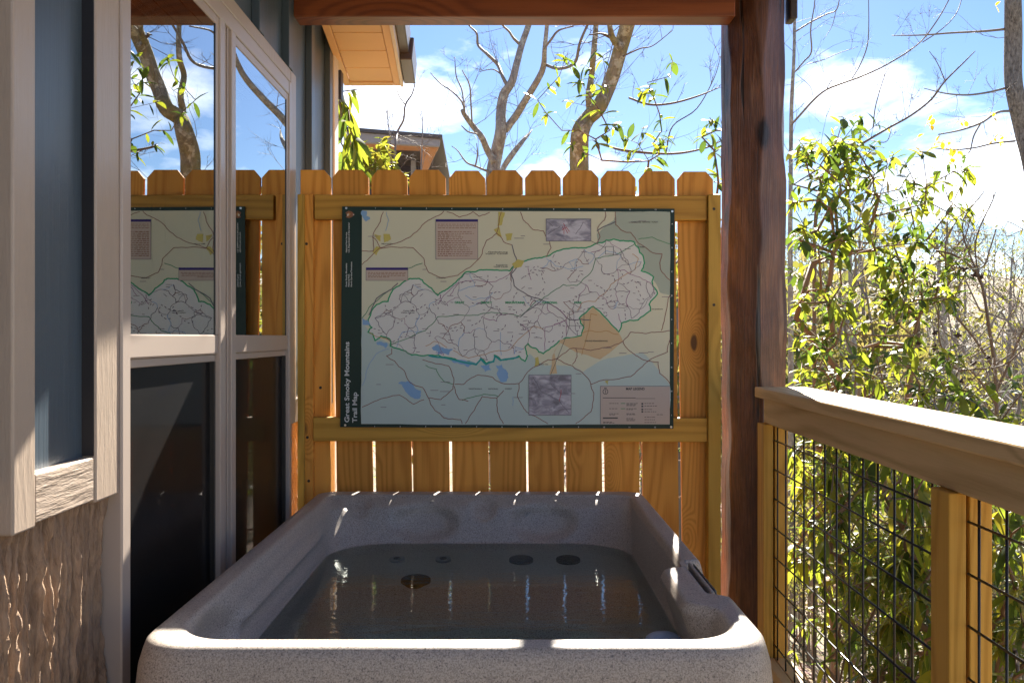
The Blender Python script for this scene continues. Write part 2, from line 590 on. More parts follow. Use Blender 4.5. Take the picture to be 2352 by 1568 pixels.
# corner board at the far end
MB().box(SX - .05, WX + .008, 4.10, 4.19, -0.3, 2.75).build('corner_board', M['white'], house, bevel=0.004)
MB().box(SX - .5, SX - .05, 4.14, 4.16, -0.3, 2.9).build('end_wall', M['siding'], house)
MB().box(SX + .03, SX + .045, 4.20, 4.26, 2.42, 2.56).build('vent_hood', M['bronze_shade'], house, bevel=0.004)

# bark slabs under the trim
def bark_field(y0, y1, z0, z1, step, seed):
    """tight meandering vertical ridges with furrows between them"""
    ny, nz = int((y1 - y0) / step) + 1, int((z1 - z0) / step) + 1
    ys = np.linspace(y0, y1, ny)
    zs = np.linspace(z0, z1, nz)
    H = np.zeros((nz, ny))
    k, yk = 0, y0 - 0.05
    N = lambda a, b, c: mnoise.noise(Vector((a, b, c)))
    while yk < y1 + 0.05:
        ph = seed + k * 1.37
        for j, z in enumerate(zs):
            yc = yk + 0.016 * N(ph, z * 3.2, 1.0) + 0.005 * N(ph, z * 14, 2.0) + (z - .5) * 0.05 + 0.012 * N(yk * 3, z * 2, seed)
            am = 0.55 + 0.9 * N(ph, z * 4.5, 7.0)
            am = max(0.22, min(1.0, am)) * (0.9 + 0.3 * N(ph, z * 30, 9.0))
            wd = 0.0068 * (1 + 0.5 * N(ph, z * 9, 11.0))
            np.maximum(H[j], am * np.exp(-((ys - yc) / wd) ** 2), out=H[j])
        yk += random.uniform(0.013, 0.021)
        k += 1
    vs, fs = [], []
    for j, z in enumerate(zs):
        for i, y in enumerate(ys):
            h = 0.033 * H[j, i] + 0.0016 * mnoise.fractal(Vector((y * 110, z * 70, seed)), 0.8, 2.0, 3) + 0.006 * N(y * 8, z * 3, seed + 5)
            vs.append((WX - 0.048 + h, y, z))
    for j in range(nz - 1):
        for i in range(ny - 1):
            a = j * ny + i
            fs.append((a, a + 1, a + ny + 1, a + ny))
    return vs, fs


bm_, t = new_mat('poplar_bark')
tc = t.n('ShaderNodeTexCoord').outputs['Object']
n1 = t.noise(t.mapping(tc, scale=(90, 90, 20)), 1.0, 5, 0.7, 0.4)
n2 = t.noise(tc, 7, 3, 0.6)
pt = t.n('ShaderNodeNewGeometry').outputs['Pointiness']
c = t.mix(t.ramp(n1, [(0.3, 0.0), (0.7, 1.0)]), (0.20, 0.125, 0.078), (0.50, 0.34, 0.22))
c = t.mix(t.math('MULTIPLY', n2, 0.35), c, (0.22, 0.17, 0.13))
bs = t.n('ShaderNodeBsdfPrincipled', None, Base_Color=c, Roughness=0.9, Normal=t.bump(n1, 1.0, 0.008))
t.out(bs.outputs[0])
M['barksiding'] = bm_
for (y0, y1, z1, sd_) in ((1.30, 1.842, TB + .02, 4.0), (WY1 + .03, 3.75, TB + .02, 8.0)):
    vs, fs = bark_field(y0, y1, 0.12, z1, 0.0036, sd_)
    MB().add(vs, fs).build('bark_slab', bm_, house, smooth=True)

# window ------------------------------------------------------------
gl, t = new_mat('coated_window_glass')
fr = t.n('ShaderNodeFresnel', None, IOR=2.05).outputs[0]
fac = t.math('ADD', t.math('MULTIPLY', fr, 0.80), 0.36, clamp=True)
gs = t.n('ShaderNodeBsdfGlossy', None, Color=(0.93, 0.97, 0.97), Roughness=0.0)
tr = t.n('ShaderNodeBsdfTransparent', None, Color=(0.42, 0.45, 0.46))
mx = t.n('ShaderNodeMixShader', None, i0=fac, i1=tr.outputs[0], i2=gs.outputs[0])
t.out(mx.outputs[0])
M['glass'] = gl
sc_, t = new_mat('insect_screen_over_glass')
tc = t.n('ShaderNodeTexCoord').outputs['Object']
n1 = t.noise(tc, 420, 2, 0.7)
bs = t.n('ShaderNodeBsdfPrincipled', None, Base_Color=t.mix(n1, (0.004, 0.004, 0.005), (0.017, 0.016, 0.016)), Roughness=0.42)
bs.inputs['Specular IOR Level'].default_value = 0.06
g2 = t.n('ShaderNodeBsdfGlossy', None, Color=(0.5, 0.5, 0.52), Roughness=0.04)
mx = t.n('ShaderNodeMixShader', None, i0=t.math('MULTIPLY', t.n('ShaderNodeFresnel', None, IOR=1.25).outputs[0], 0.8, clamp=True), i1=bs.outputs[0], i2=g2.outputs[0])
t.out(mx.outputs[0])
M['screen'] = sc_

win = MB()
win.box(SX - .03, WX + .004, WY0 + .002, WY0 + .046, WZ0, WZ1 - .002)
win.box(SX - .03, WX + .004, WY1 - .035, WY1 - .002, WZ0, WZ1 - .002)
win.box(SX - .03, WX + .002, WY0 + .046, WY1 - .035, WZ1 - .052, WZ1 - .002)
win.box(SX - .03, WX + .002, WY0 + .046, WY1 - .035, WZ0, WZ0 + .05)
wf = win.build('window', M['vinyl'], house, bevel=0.004, seg=2)
MY0, MY1 = 2.478, 2.620
mu = MB()
mu.box(SX - .03, WX + .004, MY0, MY0 + .040, WZ0 + .05, WZ1 - .052)
mu.box(SX - .03, WX - .006, MY0 + .040, MY1 - .040, WZ0 + .05, WZ1 - .052)
mu.box(SX - .03, WX + .004, MY1 - .040, MY1, WZ0 + .05, WZ1 - .052)
mu.box(WX - .006, WX - .001, MY0 + .055, MY0 + .062, WZ0 + .05, WZ1 - .052)
mu.box(WX - .006, WX - .001, MY0 + .080, MY0 + .087, WZ0 + .05, WZ1 - .052)
mu.build('mullion', M['vinyl'], wf, bevel=0.0025, seg=2)
for (a, b) in ((WY0 + .046, MY0), (MY1, WY1 - .035)):
    # inner sash profile
    s_ = MB()
    for (za, zb) in ((EYE + .008, WZ1 - .052),):
        s_.box(SX - .012, WX - .001, a, a + .012, za, zb)
        s_.box(SX - .012, WX - .001, b - .022, b, za, zb)
        s_.box(SX - .012, WX - .001, a + .012, b - .022, zb - .026, zb)
    s_.build('upper_sash', M['vinyl'], wf, bevel=0.002)
    MB().box(SX - .012, WX - .002, b - .028, b - .0225, EYE + .008, WZ1 - .078).build('gasket', M['vinyl_dark'], wf)
    MB().box(SX - .012, WX - .004, a + .012, b - .028, EYE + .008, WZ1 - .078).build('pane', M['glass'], wf)
    MB().box(SX - .02, WX - .002, a, b, EYE - .046, EYE + .008).build('meeting_rail', M['vinyl'], wf, bevel=0.004, seg=2)
    MB().box(SX - .02, WX - .010, a + .003, b - .003, EYE - .066, EYE - .0465).build('screen_rail', M['vinyl'], wf, bevel=0.002)
    MB().box(SX - .02, SX + .004, a + .002, b - .012, WZ0 + .05, EYE - .0665).build('screen', M['screen'], wf)
    MB().box(SX - .02, WX - .010, b - .0115, b, WZ0 + .05, EYE - .0665).build('screen_rail', M['vinyl_dark'], wf)
# dim room behind the glass
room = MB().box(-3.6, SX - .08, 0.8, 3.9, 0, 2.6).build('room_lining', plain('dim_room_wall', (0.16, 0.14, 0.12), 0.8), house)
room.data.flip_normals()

# ------------------------------------------------------------------ eave beyond the wall
eave = MB().box(-1.6, -0.5, 3.5, 4.62, 2.602 + .152, 2.602 + .17).build('roof', M['gutter'], house)


def ex(px, Y):
    return (px - VX) * Y / F


def eave_x(Y, side):          # the overhang's edges run slightly askew to the wall
    k = (Y - 3.73) / (4.6 - 3.73)
    return (-0.773 + (-0.067) * k) if side == 0 else (-0.492 - 0.058 * k)


ez = 2.602
cuts = [3.45, 3.62, 3.815, 4.055, 4.315, 4.54]
for i in range(len(cuts) - 1):
    a, b = cuts[i] + 0.004, cuts[i + 1] - 0.004
    MB().hexa([(eave_x(a, 0) + .035, a, ez), (eave_x(a, 1) - .035, a, ez), (eave_x(b, 1) - .035, b, ez), (eave_x(b, 0) + .035, b, ez)],
              [(eave_x(a, 0) + .035, a, ez + .012), (eave_x(a, 1) - .035, a, ez + .012), (eave_x(b, 1) - .035, b, ez + .012), (eave_x(b, 0) + .035, b, ez + .012)]).build('soffit_panel', M['soffit'], eave, bevel=0.002)
for (s0, s1) in ((0, 0.033), (1, -0.033)):
    a, b = 3.45, 4.6
    xs = sorted([eave_x(a, s0), eave_x(a, s0) + s1])
    xe = sorted([eave_x(b, s0), eave_x(b, s0) + s1])
    MB().hexa([(xs[0], a, ez - .006), (xs[1], a, ez - .006), (xe[1], b, ez - .006), (xe[0], b, ez - .006)],
              [(xs[0], a, ez + .02), (xs[1], a, ez + .02), (xe[1], b, ez + .02), (xe[0], b, ez + .02)]).build('soffit_edge', M['soffit'], eave, bevel=0.002)
MB().hexa([(eave_x(4.545, 0) + .034, 4.545, ez - .006), (eave_x(4.545, 1) - .034, 4.545, ez - .006), (eave_x(4.6, 1) - .034, 4.6, ez - .006), (eave_x(4.6, 0) + .034, 4.6, ez - .006)],
          [(eave_x(4.545, 0) + .034, 4.545, ez + .02), (eave_x(4.545, 1) - .034, 4.545, ez + .02), (eave_x(4.6, 1) - .034, 4.6, ez + .02), (eave_x(4.6, 0) + .034, 4.6, ez + .02)]).build('soffit_edge', M['soffit'], eave)
a, b = 3.45, 4.60
MB().hexa([(eave_x(a, 1) + .001, a, ez - .012), (eave_x(a, 1) + .016, a, ez - .012), (eave_x(b, 1) + .016, b, ez - .012), (eave_x(b, 1) + .001, b, ez - .012)],
          [(eave_x(a, 1) + .001, a, ez + .15), (eave_x(a, 1) + .016, a, ez + .15), (eave_x(b, 1) + .016, b, ez + .15), (eave_x(b, 1) + .001, b, ez + .15)]).build('fascia', M['white'], eave)
b = 4.585
for (nm, q0, q1, y0, y1, z0, z1, mt) in (('gutter', .018, .075, 4.20, 4.60, .005, .11, 'gutter'), ('gutter', .018, .06, 3.5, 4.20, .035, .13, 'gutter')):
    MB().hexa([(eave_x(y0, 1) + q0, y0, ez + z0), (eave_x(y0, 1) + q1, y0, ez + z0), (eave_x(y1, 1) + q1, y1, ez + z0), (eave_x(y1, 1) + q0, y1, ez + z0)],
              [(eave_x(y0, 1) + q0, y0, ez + z1), (eave_x(y0, 1) + q1 + .01, y0, ez + z1), (eave_x(y1, 1) + q1 + .01, y1, ez + z1), (eave_x(y1, 1) + q0, y1, ez + z1)]).build(nm, M[mt], eave, bevel=0.004)

# ------------------------------------------------------------------ porch beam, ceiling, log post
beam = thing('porch_beam', (0.1, 3.37, 2.50), 'red-brown stained porch beam across the top of the view', 'beam')
MB().box(WX - .01 + .012, 0.852, 3.33, 3.43, 2.497, 2.72).build('beam_timber', M['beam'], beam, bevel=0.005, seg=2)
MB().box(1.088, 1.117, 3.43, 3.50, 2.525, 2.74).build('beam_end', M['gutter'], beam, bevel=0.004)
ceil = thing('porch_roof', (0.2, 2.4, 2.72), 'brown stained board roof of the porch overhead', 'roof')
x = -0.82
mesh = None
while x < 1.35:
    if mesh is None:
        bo = MB().box(x, x + .142, 1.25, 3.45, 2.722, 2.742).build('ceiling_board', M['ceiling'], ceil)
        mesh, x0 = bo.data, x
    else:
        bo = bpy.data.objects.new('ceiling_board', mesh)
        link(bo, ceil)
        bo.location.x = x - x0
    x += 0.145
MB().box(-0.9, 1.42, 1.2, 3.50, 2.75, 2.80).build('roof_deck', M['gutter'], ceil)

post = thing('log_post', (0.957, 3.47, -0.3), 'thick hand-hewn reddish log post holding up the beam', 'post')
hm, t = new_mat('hewn_log_wood')
tc = t.n('ShaderNodeTexCoord').outputs['Object']
vec = t.mapping(tc, scale=(1, 1, 0.10))
w = t.noise(vec, 5, 3, 0.5)
g = t.noise(t.mapping(tc, scale=(210, 210, 4)), 1.0, 3, 0.65)
g2 = t.noise(vec, 26, 3, 0.55)
sw = t.noise(t.mapping(tc, scale=(7, 7, 2.6)), 1.0, 5, 0.65, 0.2)
c = t.mix(t.ramp(sw, [(0.38, 0.0), (0.62, 1.0)]), (0.078, 0.027, 0.012), (0.21, 0.086, 0.042))
c = t.mix(t.ramp(g, [(0.4, 0.0), (0.65, 0.75)]), c, (0.055, 0.022, 0.012))
c = t.mix(t.ramp(g2, [(0.60, 0.0), (0.70, 0.55)]), c, (0.34, 0.20, 0.12))
vor = t.n('ShaderNodeTexVoronoi', dict(feature='F1'), Vector=t.mapping(tc, loc=(0.3, 0.1, 0.2), scale=(1, 1, 0.5)), Scale=4.3)
kn = t.ramp(vor.outputs['Distance'], [(0.09, 1.0), (0.16, 0.0)])
c = t.mix(kn, c, (0.02, 0.010, 0.006))
saw = t.math('SINE', t.math('ADD', t.math('MULTIPLY', t.n('ShaderNodeSeparateXYZ', None, Vector=tc).outputs[2], 900), t.math('MULTIPLY', t.noise(tc, 9, 2), 40)))
h = t.math('ADD', t.math('MULTIPLY', g, 1.0), t.math('MULTIPLY', saw, 0.0))
ck = t.ramp(t.noise(t.mapping(tc, loc=(2, 1, 0), scale=(30, 30, 0.9)), 1.0, 2, 0.5), [(0.35, 0.0), (0.385, 1.0)])
h = t.math('ADD', h, ck)
c = t.mix(t.math('SUBTRACT', 1.0, ck), c, (0.02, 0.01, 0.006))
bs = t.n('ShaderNodeBsdfPrincipled', None, Base_Color=c, Roughness=0.40, Normal=t.bump(h, 0.6, 0.005))
bs.inputs['Specular IOR Level'].default_value = 0.55
t.out(bs.outputs[0])
M['log'] = hm
NSEG, NZ = 160, 260
fac_ang = [R(a) for a in (-172, -124, -58, -12, 40, 90, 140)]
vs, fs = [], []
for j in range(NZ + 1):
    z = -0.3 + 3.02 * j / NZ
    ds = []
    for q, fa in enumerate(fac_ang):
        d = 0.114 + 0.009 * mnoise.noise(Vector((q * 7.1, z * 1.7, 1))) + 0.008 * mnoise.noise(Vector((q * 3.3, z * 5.0, 5)))
        aa = fa + 0.30 * mnoise.noise(Vector((q * 2.2 + 9, z * 3.0, 2)))
        ds.append((d, aa))
    for k in range(NSEG):
        th = 2 * math.pi * k / NSEG
        rr = 0.134
        for d, aa in ds:
            cc = math.cos(th - aa)
            if cc > 0.35:
                rr = min(rr, d / cc)
        rr += 0.0012 * mnoise.noise(Vector((math.cos(th) * 5, math.sin(th) * 5, z * 9)))
        vs.append((0.957 + rr * math.cos(th), 3.47 + rr * math.sin(th), z))
for j in range(NZ):
    for k in range(NSEG):
        k2 = (k + 1) % NSEG
        fs.append((j * NSEG + k, j * NSEG + k2, (j + 1) * NSEG + k2, (j + 1) * NSEG + k))
MB().add(vs, fs).build('log', hm, post, smooth=True)

# ------------------------------------------------------------------ privacy fence
fence = thing('privacy_fence', (0.1, 3.42, 0), 'orange-brown dog-eared wooden privacy fence panel behind the hot tub', 'fence')
FY = 3.402
tops = [(690, 760, 390), (763.3, 846.3, 390), (853, 935.3, 390), (939.7, 1023.4, 390), (1031, 1114.4, 392), (1117.8, 1200.8, 391), (1205.8, 1288, 391),
        (1292.5, 1374.8, 391), (1380, 1460, 392), (1468, 1550, 393), (1556, 1638, 394)]
S_ = FY / F
for i, (a, b, tp) in enumerate(tops):
    xa, xb = (a - VX) * S_, (b - VX) * S_
    sh = 8.0 * S_ if i else 0.0
    sh += random.uniform(-1.2, 1.2) * S_
    dz = 1.96
    shb = sh * 1.9
    zt = EYE - (tp - VY) * S_
    er = 0.027
    e2 = 0.030
    yj = random.uniform(-.0015, .0015)
    l = 0 if i == 0 else er
    poly = [(xa + shb, 0.04), (xb + shb, 0.04), (xb, zt - e2), (xb - er, zt), (xa + l * .9, zt), (xa, zt - (e2 if i else 0.004))]
    pk = MB().prism(poly, FY + yj, FY + .016 + yj).build('picket', M['picket'], fence, bevel=0.0012)
# filler picket between the last picket and the post, lower part, seen past the gap
RY = 3.364
rs = RY / F


def prect(x0, x1, y0, y1, Y, th, tilt=0.0):
    """board whose front face fills a pixel rectangle at depth Y; tilt = drop in px from left to right"""
    z = lambda p: EYE - (p - VY) * Y / F
    X = lambda p: (p - VX) * Y / F
    poly = [(X(x0), z(y1)), (X(x1), z(y1 + tilt)), (X(x1), z(y0 + tilt)), (X(x0), z(y0))]
    return MB().prism(poly, Y, Y + th)


prect(722, 1624, 447, 504, RY, 0.036, 2).build('rail', M['rail_x'], fence, bevel=0.003, seg=2)
prect(719, 1625, 958, 1013, RY, 0.036, 2).build('rail', M['rail_x'], fence, bevel=0.003, seg=2)
prect(722, 1625, 1640, 1695, RY, 0.036, 2).build('rail', M['rail_x'], fence, bevel=0.003, seg=2)
prect(683, 698, 446, 1690, 3.350, 0.05).build('edge_strip', M['strip_z'], fence, bevel=0.003, seg=2)
prect(699, 719.5, 446, 1690, 3.372, 0.028).build('edge_strip', M['picket'], fence, bevel=0.003, seg=2)
prect(1627, 1656, 446, 1690, 3.350, 0.05).build('edge_strip', M['strip_z'], fence, bevel=0.003, seg=2)
sc_me = None
for (px, py, Yq) in [(704, 560, 3.3715), (706, 1004, 3.3715), (1640, 480, 3.3495), (1640, 700, 3.3495), (736, 890, 3.4005), (709, 1104, 3.3715)]:
    MB().disc(P(px, py, Yq), (0, -1, 0), 0.0055, 12, depth=.002).build('screw', M['nail'], fence)

# ------------------------------------------------------------------ trail map board
BY = 3.357
board = thing('map_board', P(1165, 990, BY), 'large dark green bordered trail map printed on a board, screwed to the fence rails', 'map')


def Mp(x, y, lay=0):
    """print coordinates (2300 x 1568 grid over the board) -> world, lay = ink layer"""
    px, py = 759.5 + .3515 * x, 453.25 + .3515 * y
    w = P(px, py, BY)
    return (w.x, BY - 0.0007 - 0.00022 * lay, w.z)


def ink(name, col, rough=0.45, spec=0.3):
    return plain(name, col, rough, 0, spec)


INK = dict(green=ink('ink_dark_green', (0.010, 0.032, 0.024)), cream=ink('ink_cream', (0.68, 0.67, 0.50)), blue=ink('ink_pale_blue', (0.50, 0.60, 0.56)),
           pale=ink('ink_pale_green', (0.40, 0.46, 0.38)), park=ink('ink_park_white', (0.72, 0.72, 0.68)), bound=ink('ink_boundary_green', (0.03, 0.36, 0.15)),
           teal=ink('ink_teal', (0.02, 0.34, 0.33)), tan=ink('ink_tan', (0.66, 0.49, 0.28)), lake=ink('ink_lake', (0.24, 0.42, 0.66)), town=ink('ink_town_yellow', (0.58, 0.50, 0.13)),
           road=ink('ink_road_brown', (0.26, 0.10, 0.08)), grey=ink('ink_grey', (0.15, 0.14, 0.17)), trail=ink('ink_trail', (0.22, 0.17, 0.21)), box=ink('ink_box_pink', (0.55, 0.45, 0.38)),
           navy=ink('ink_navy', (0.03, 0.01, 0.17)), white=ink('ink_white', (0.66, 0.68, 0.66)), red=ink('ink_red', (0.42, 0.06, 0.08)), orange=ink('ink_orange', (0.52, 0.27, 0.09)),
           brown=ink('ink_brown', (0.24, 0.10, 0.05)), text=ink('ink_text', (0.06, 0.06, 0.07)), violet=ink('ink_violet', (0.32, 0.13, 0.26)), mid=ink('ink_mid_green', (0.12, 0.30, 0.16)))


def poly(name, pts, mat, lay, wig=0.0):
    if wig:
        pts = wiggle(pts + [pts[0]], wig)[:-1]
    v = [Mp(x, y, lay) for x, y in pts]
    import mathutils
    tri = mathutils.geometry.tessellate_polygon([[Vector((p[0], p[2], 0)) for p in v]])
    mb = MB()
    mb.add(v, [tuple(tr) for tr in tri])
    o = mb.build(name, mat, board)
    return o


def wiggle(pts, amp, depth=4):
    for _ in range(depth):
        out = [pts[0]]
        for a, b in zip(pts[:-1], pts[1:]):
            L = math.hypot(b[0] - a[0], b[1] - a[1])
            k = random.uniform(-1, 1) * amp * min(1, L / 60)
            mx_, my_ = (a[0] + b[0]) / 2, (a[1] + b[1]) / 2
            if L > 7:
                out.append((mx_ - (b[1] - a[1]) / L * k, my_ + (b[0] - a[0]) / L * k))
            out.append(b)
        pts = out
        amp *= 0.66
    return pts


def ribbon(mb, pts, w, lay, dash=None):
    acc = 0
    q = [pts[0]]
    for p_ in pts[1:]:
        if math.hypot(p_[0] - q[-1][0], p_[1] - q[-1][1]) > 0.6:
            q.append(p_)
    if len(q) < 2:
        return
    n = len(q)
    vs, run = [], []
    for i in range(n):
        a, b = q[max(i - 1, 0)], q[min(i + 1, n - 1)]
        d0 = (q[i][0] - a[0], q[i][1] - a[1]) if i else (b[0] - q[i][0], b[1] - q[i][1])
        d1 = (b[0] - q[i][0], b[1] - q[i][1]) if i < n - 1 else d0
        l0, l1 = math.hypot(*d0), math.hypot(*d1)
        u0, u1 = (d0[0] / l0, d0[1] / l0), (d1[0] / l1, d1[1] / l1)
        tx, ty = u0[0] + u1[0], u0[1] + u1[1]
        tl = math.hypot(tx, ty) or 1
        tx, ty = tx / tl, ty / tl
        k = min(1.5, 1 / max(.3, tx * u0[0] + ty * u0[1]))
        nx, ny = -ty * w / 2 * k, tx * w / 2 * k
        vs += [Mp(q[i][0] - nx, q[i][1] - ny, lay), Mp(q[i][0] + nx, q[i][1] + ny, lay)]
    fc = []
    for i in range(n - 1):
        acc += math.hypot(q[i + 1][0] - q[i][0], q[i + 1][1] - q[i][1])
        if dash and (acc // dash) % 2 == 1:
            continue
        fc.append((2 * i, 2 * i + 2, 2 * i + 3, 2 * i + 1))
    mb.add(vs, fc)


def lines(name, mat, lst, lay, w, wig=5, dash=None, stuff=False):
    mb = MB()
    for k, l in enumerate(lst):
        if not stuff:
            mb = MB()
        ribbon(mb, wiggle(list(l), wig) if wig else list(l), w, lay + 0.012 * (k % 60), dash)
        if not stuff:
            mb.build(name, mat, board)
    if stuff:
        mb.build(name, mat, board, kind='stuff')


# backing board and printed sheet
z0 = Mp(62, 1500)
v = [Mp(75, 60), Mp(2247, 75), Mp(2240, 1510), Mp(62, 1500)]
MB().hexa([(p[0], BY, p[2]) for p in v][::-1], [(p[0], BY + .0065, p[2]) for p in v][::-1]).build('backing', INK['green'], board)
poly('sheet', [(205, 85), (2217, 96), (2215, 1482), (200, 1479)], INK['cream'], 0)
poly('forest_area', [(203, 800), (260, 880), (400, 960), (620, 1000), (950, 1050), (1270, 1050), (1300, 1020), (1400, 1100), (1560, 1100), (1650, 1140), (1780, 1060), (2040, 1015),
                     (2120, 1100), (2216, 1225), (2215, 1481), (200, 1478)], INK['blue'], 1, 6)
poly('forest_area', [(1740, 240), (1850, 150), (1862, 97), (2217, 97), (2216, 640), (2150, 620), (2100, 520), (2030, 470), (2000, 300), (1850, 290), (1745, 300)], INK['pale'], 1, 5)
park = [(245, 800), (300, 700), (375, 680), (410, 600), (480, 550), (520, 530), (580, 530), (610, 560), (700, 640), (760, 600), (830, 540), (880, 490), (960, 480), (1060, 475), (1170, 480),
        (1200, 440), (1260, 420), (1380, 395), (1480, 350), (1640, 330), (1740, 300), (1800, 280), (1890, 285), (1980, 290), (2010, 330), (2040, 380), (2050, 430), (2030, 480), (2110, 520),
        (2105, 580), (2135, 630), (2080, 700), (2090, 740), (2010, 800), (1900, 820), (1880, 880), (1715, 712), (1625, 790), (1655, 850), (1640, 900), (1530, 920), (1460, 970),
        (1390, 1020), (1340, 985), (1290, 955), (1270, 975), (1285, 1035), (1270, 1070), (1230, 1035), (1180, 1055), (1110, 1060), (1070, 1030), (1060, 1070), (1015, 1085), (980, 1050), (950, 1088),
        (860, 1070), (760, 1045), (650, 1030), (530, 1030), (480, 1000), (390, 970), (385, 925), (330, 905), (290, 935), (275, 890), (245, 880), (270, 850)]
pw = wiggle(park + [park[0]], 9)[:-1]
poly('park_area', pw, INK['park'], 2)
mb = MB()
ribbon(mb, pw + [pw[0]], 8.5, 3)
mb.build('park_boundary', INK['bound'], board)
mb = MB()
ribbon(mb, wiggle([(640, 1032), (760, 1050), (860, 1075), (950, 1092), (982, 1055), (1015, 1090), (1065, 1072), (1075, 1036), (1110, 1064), (1230, 1042)], 4), 11, 4)
mb.build('shoreline', INK['teal'], board)
poly('reservation_area', [(1715, 716), (1880, 880), (1912, 940), (1760, 1058), (1600, 1010), (1500, 950), (1460, 1010), (1480, 1150), (1430, 1155), (1450, 1030), (1500, 930), (1640, 905), (1660, 850), (1628, 792)], INK['tan'], 3.5, 4)
for L in ([(440, 1215), (490, 1205), (540, 1225), (590, 1260), (585, 1310), (520, 1300), (480, 1250)], [(1080, 1095), (1120, 1085), (1135, 1120), (1160, 1150), (1150, 1200), (1110, 1205), (1085, 1150)],
          [(980, 1095), (1040, 1090), (1050, 1130), (1010, 1140)], [(205, 790), (240, 800), (260, 830), (210, 830)], [(205, 88), (235, 88), (260, 140), (230, 160), (208, 130)],
          [(300, 945), (370, 950), (360, 985), (310, 965)], [(660, 985), (700, 960), (800, 990), (770, 1030), (700, 1030), (690, 1000)], [(790, 1065), (960, 1085), (900, 1110), (840, 1085)]):
    poly('lake', L, INK['lake'], 3.3, 16)
for L in ([(285, 240), (330, 250), (325, 290), (300, 270)], [(345, 240), (385, 240), (395, 275), (350, 295)], [(300, 320), (330, 330), (300, 380), (275, 360)], [(1095, 95), (1140, 100), (1120, 180), (1090, 190)],
          [(1140, 240), (1190, 235), (1180, 280), (1150, 285)], [(1065, 210), (1100, 190), (1120, 260), (1090, 250)], [(1185, 435), (1220, 405), (1265, 415), (1245, 455), (1200, 465)],
          [(1335, 1050), (1355, 1040), (1365, 1090), (1330, 1110)], [(1790, 1200), (1815, 1195), (1810, 1225)]):
    poly('town_area', L, INK['town'], 4.2, 5)
road1 = [[(345, 95), (325, 160), (275, 260), (325, 330), (270, 380), (205, 440)], [(275, 260), (280, 350), (205, 350)], [(325, 330), (430, 300), (520, 260), (600, 180), (680, 130), (740, 90)],
         [(325, 335), (540, 330), (610, 400), (615, 440), (640, 490), (720, 525), (830, 510), (930, 440), (990, 370), (1020, 280), (1085, 235), (1115, 95)], [(760, 95), (840, 130), (930, 95), (970, 125), (1040, 98)],
         [(1085, 235), (1130, 290), (1185, 310)], [(1240, 95), (1260, 150), (1320, 210), (1390, 220), (1430, 280), (1440, 330), (1410, 390)], [(1795, 95), (1790, 150), (1745, 200), (1760, 260), (1740, 300)],
         [(1860, 95), (1862, 180), (1900, 215), (1960, 230), (2010, 300), (2090, 355), (2165, 370), (2150, 430), (2165, 490), (2216, 540)],
         [(400, 985), (400, 1020), (365, 1035), (420, 1070), (480, 1130), (520, 1210), (600, 1240), (640, 1310), (680, 1390), (740, 1440), (850, 1450), (860, 1478)],
         [(640, 1310), (720, 1320), (800, 1250), (805, 1180), (770, 1100), (600, 1060)], [(810, 1220), (870, 1220), (960, 1160), (1060, 1175), (1110, 1210), (1230, 1215), (1310, 1120), (1420, 1060), (1480, 1055), (1580, 1100), (1640, 1140), (1680, 1180), (1700, 1220), (1720, 1280), (1700, 1400), (1640, 1450), (1600, 1478)],
         [(805, 1230), (840, 1320), (900, 1330)], [(880, 1478), (990, 1300), (1085, 1310), (1130, 1260)], [(1085, 1310), (1090, 1400), (1130, 1478)], [(1230, 1215), (1220, 1300), (1280, 1400), (1420, 1478)],
         [(1700, 1220), (1800, 1190), (1960, 1170), (2060, 1080), (2200, 1010), (2216, 930)], [(1460, 1060), (1560, 990), (1600, 985), (1700, 1000), (1800, 980), (1910, 940), (1960, 880), (2060, 890), (2216, 870)],
         [(1910, 940), (1950, 1000), (2040, 1060), (2140, 1075), (2150, 1150), (2216, 1215)], [(2160, 870), (2200, 700), (2216, 640)], [(205, 1370), (290, 1330), (450, 1290), (540, 1350), (610, 1320)], [(1600, 985), (1610, 1040), (1580, 1090)]]
lines('road_line', INK['road'], road1, 5, 4.4, 7)
lines('parkway_line', INK['mid'], [[(700, 1145), (740, 1200), (800, 1220)], [(205, 790), (250, 720), (330, 650), (400, 600)], [(505, 465), (600, 430)], [(2010, 275), (2100, 260), (2216, 305)], [(620, 1095), (690, 1120), (700, 1145)], [(1100, 1300), (1000, 1285), (860, 1325)]], 5, 5, 6)
lines('river_line', INK['lake'], [[(365, 95), (380, 150), (360, 220)], [(205, 1230), (240, 1120), (300, 1020), (380, 990)], [(880, 640), (930, 670), (1010, 660), (1060, 620)], [(430, 980), (470, 880), (560, 880), (620, 870)],
                                 [(1410, 400), (1470, 450), (1560, 470), (1650, 450)], [(1190, 1360), (1190, 1300)], [(1740, 400), (1800, 350), (1900, 380)], [(1110, 880), (1115, 1030)]], 5.3, 3.2, 7)
lines('spine_trail', INK['mid'], [[(400, 960), (620, 870), (700, 780), (960, 770), (1050, 750), (1240, 780), (1330, 690), (1420, 640), (1520, 570), (1610, 575), (1700, 490), (1730, 400), (1840, 380), (1990, 300)]], 5.5, 5, 8)
lines('mountain_road', INK['grey'], [[(1185, 310), (1200, 370), (1215, 410)], [(1215, 460), (1180, 500), (1200, 580), (1290, 640), (1380, 670), (1240, 780)], [(1380, 670), (1500, 740), (1560, 800), (1700, 800)], [(250, 770), (300, 660), (400, 600), (440, 560)], [(1740, 220), (1860, 160)]], 6, 6, 6)
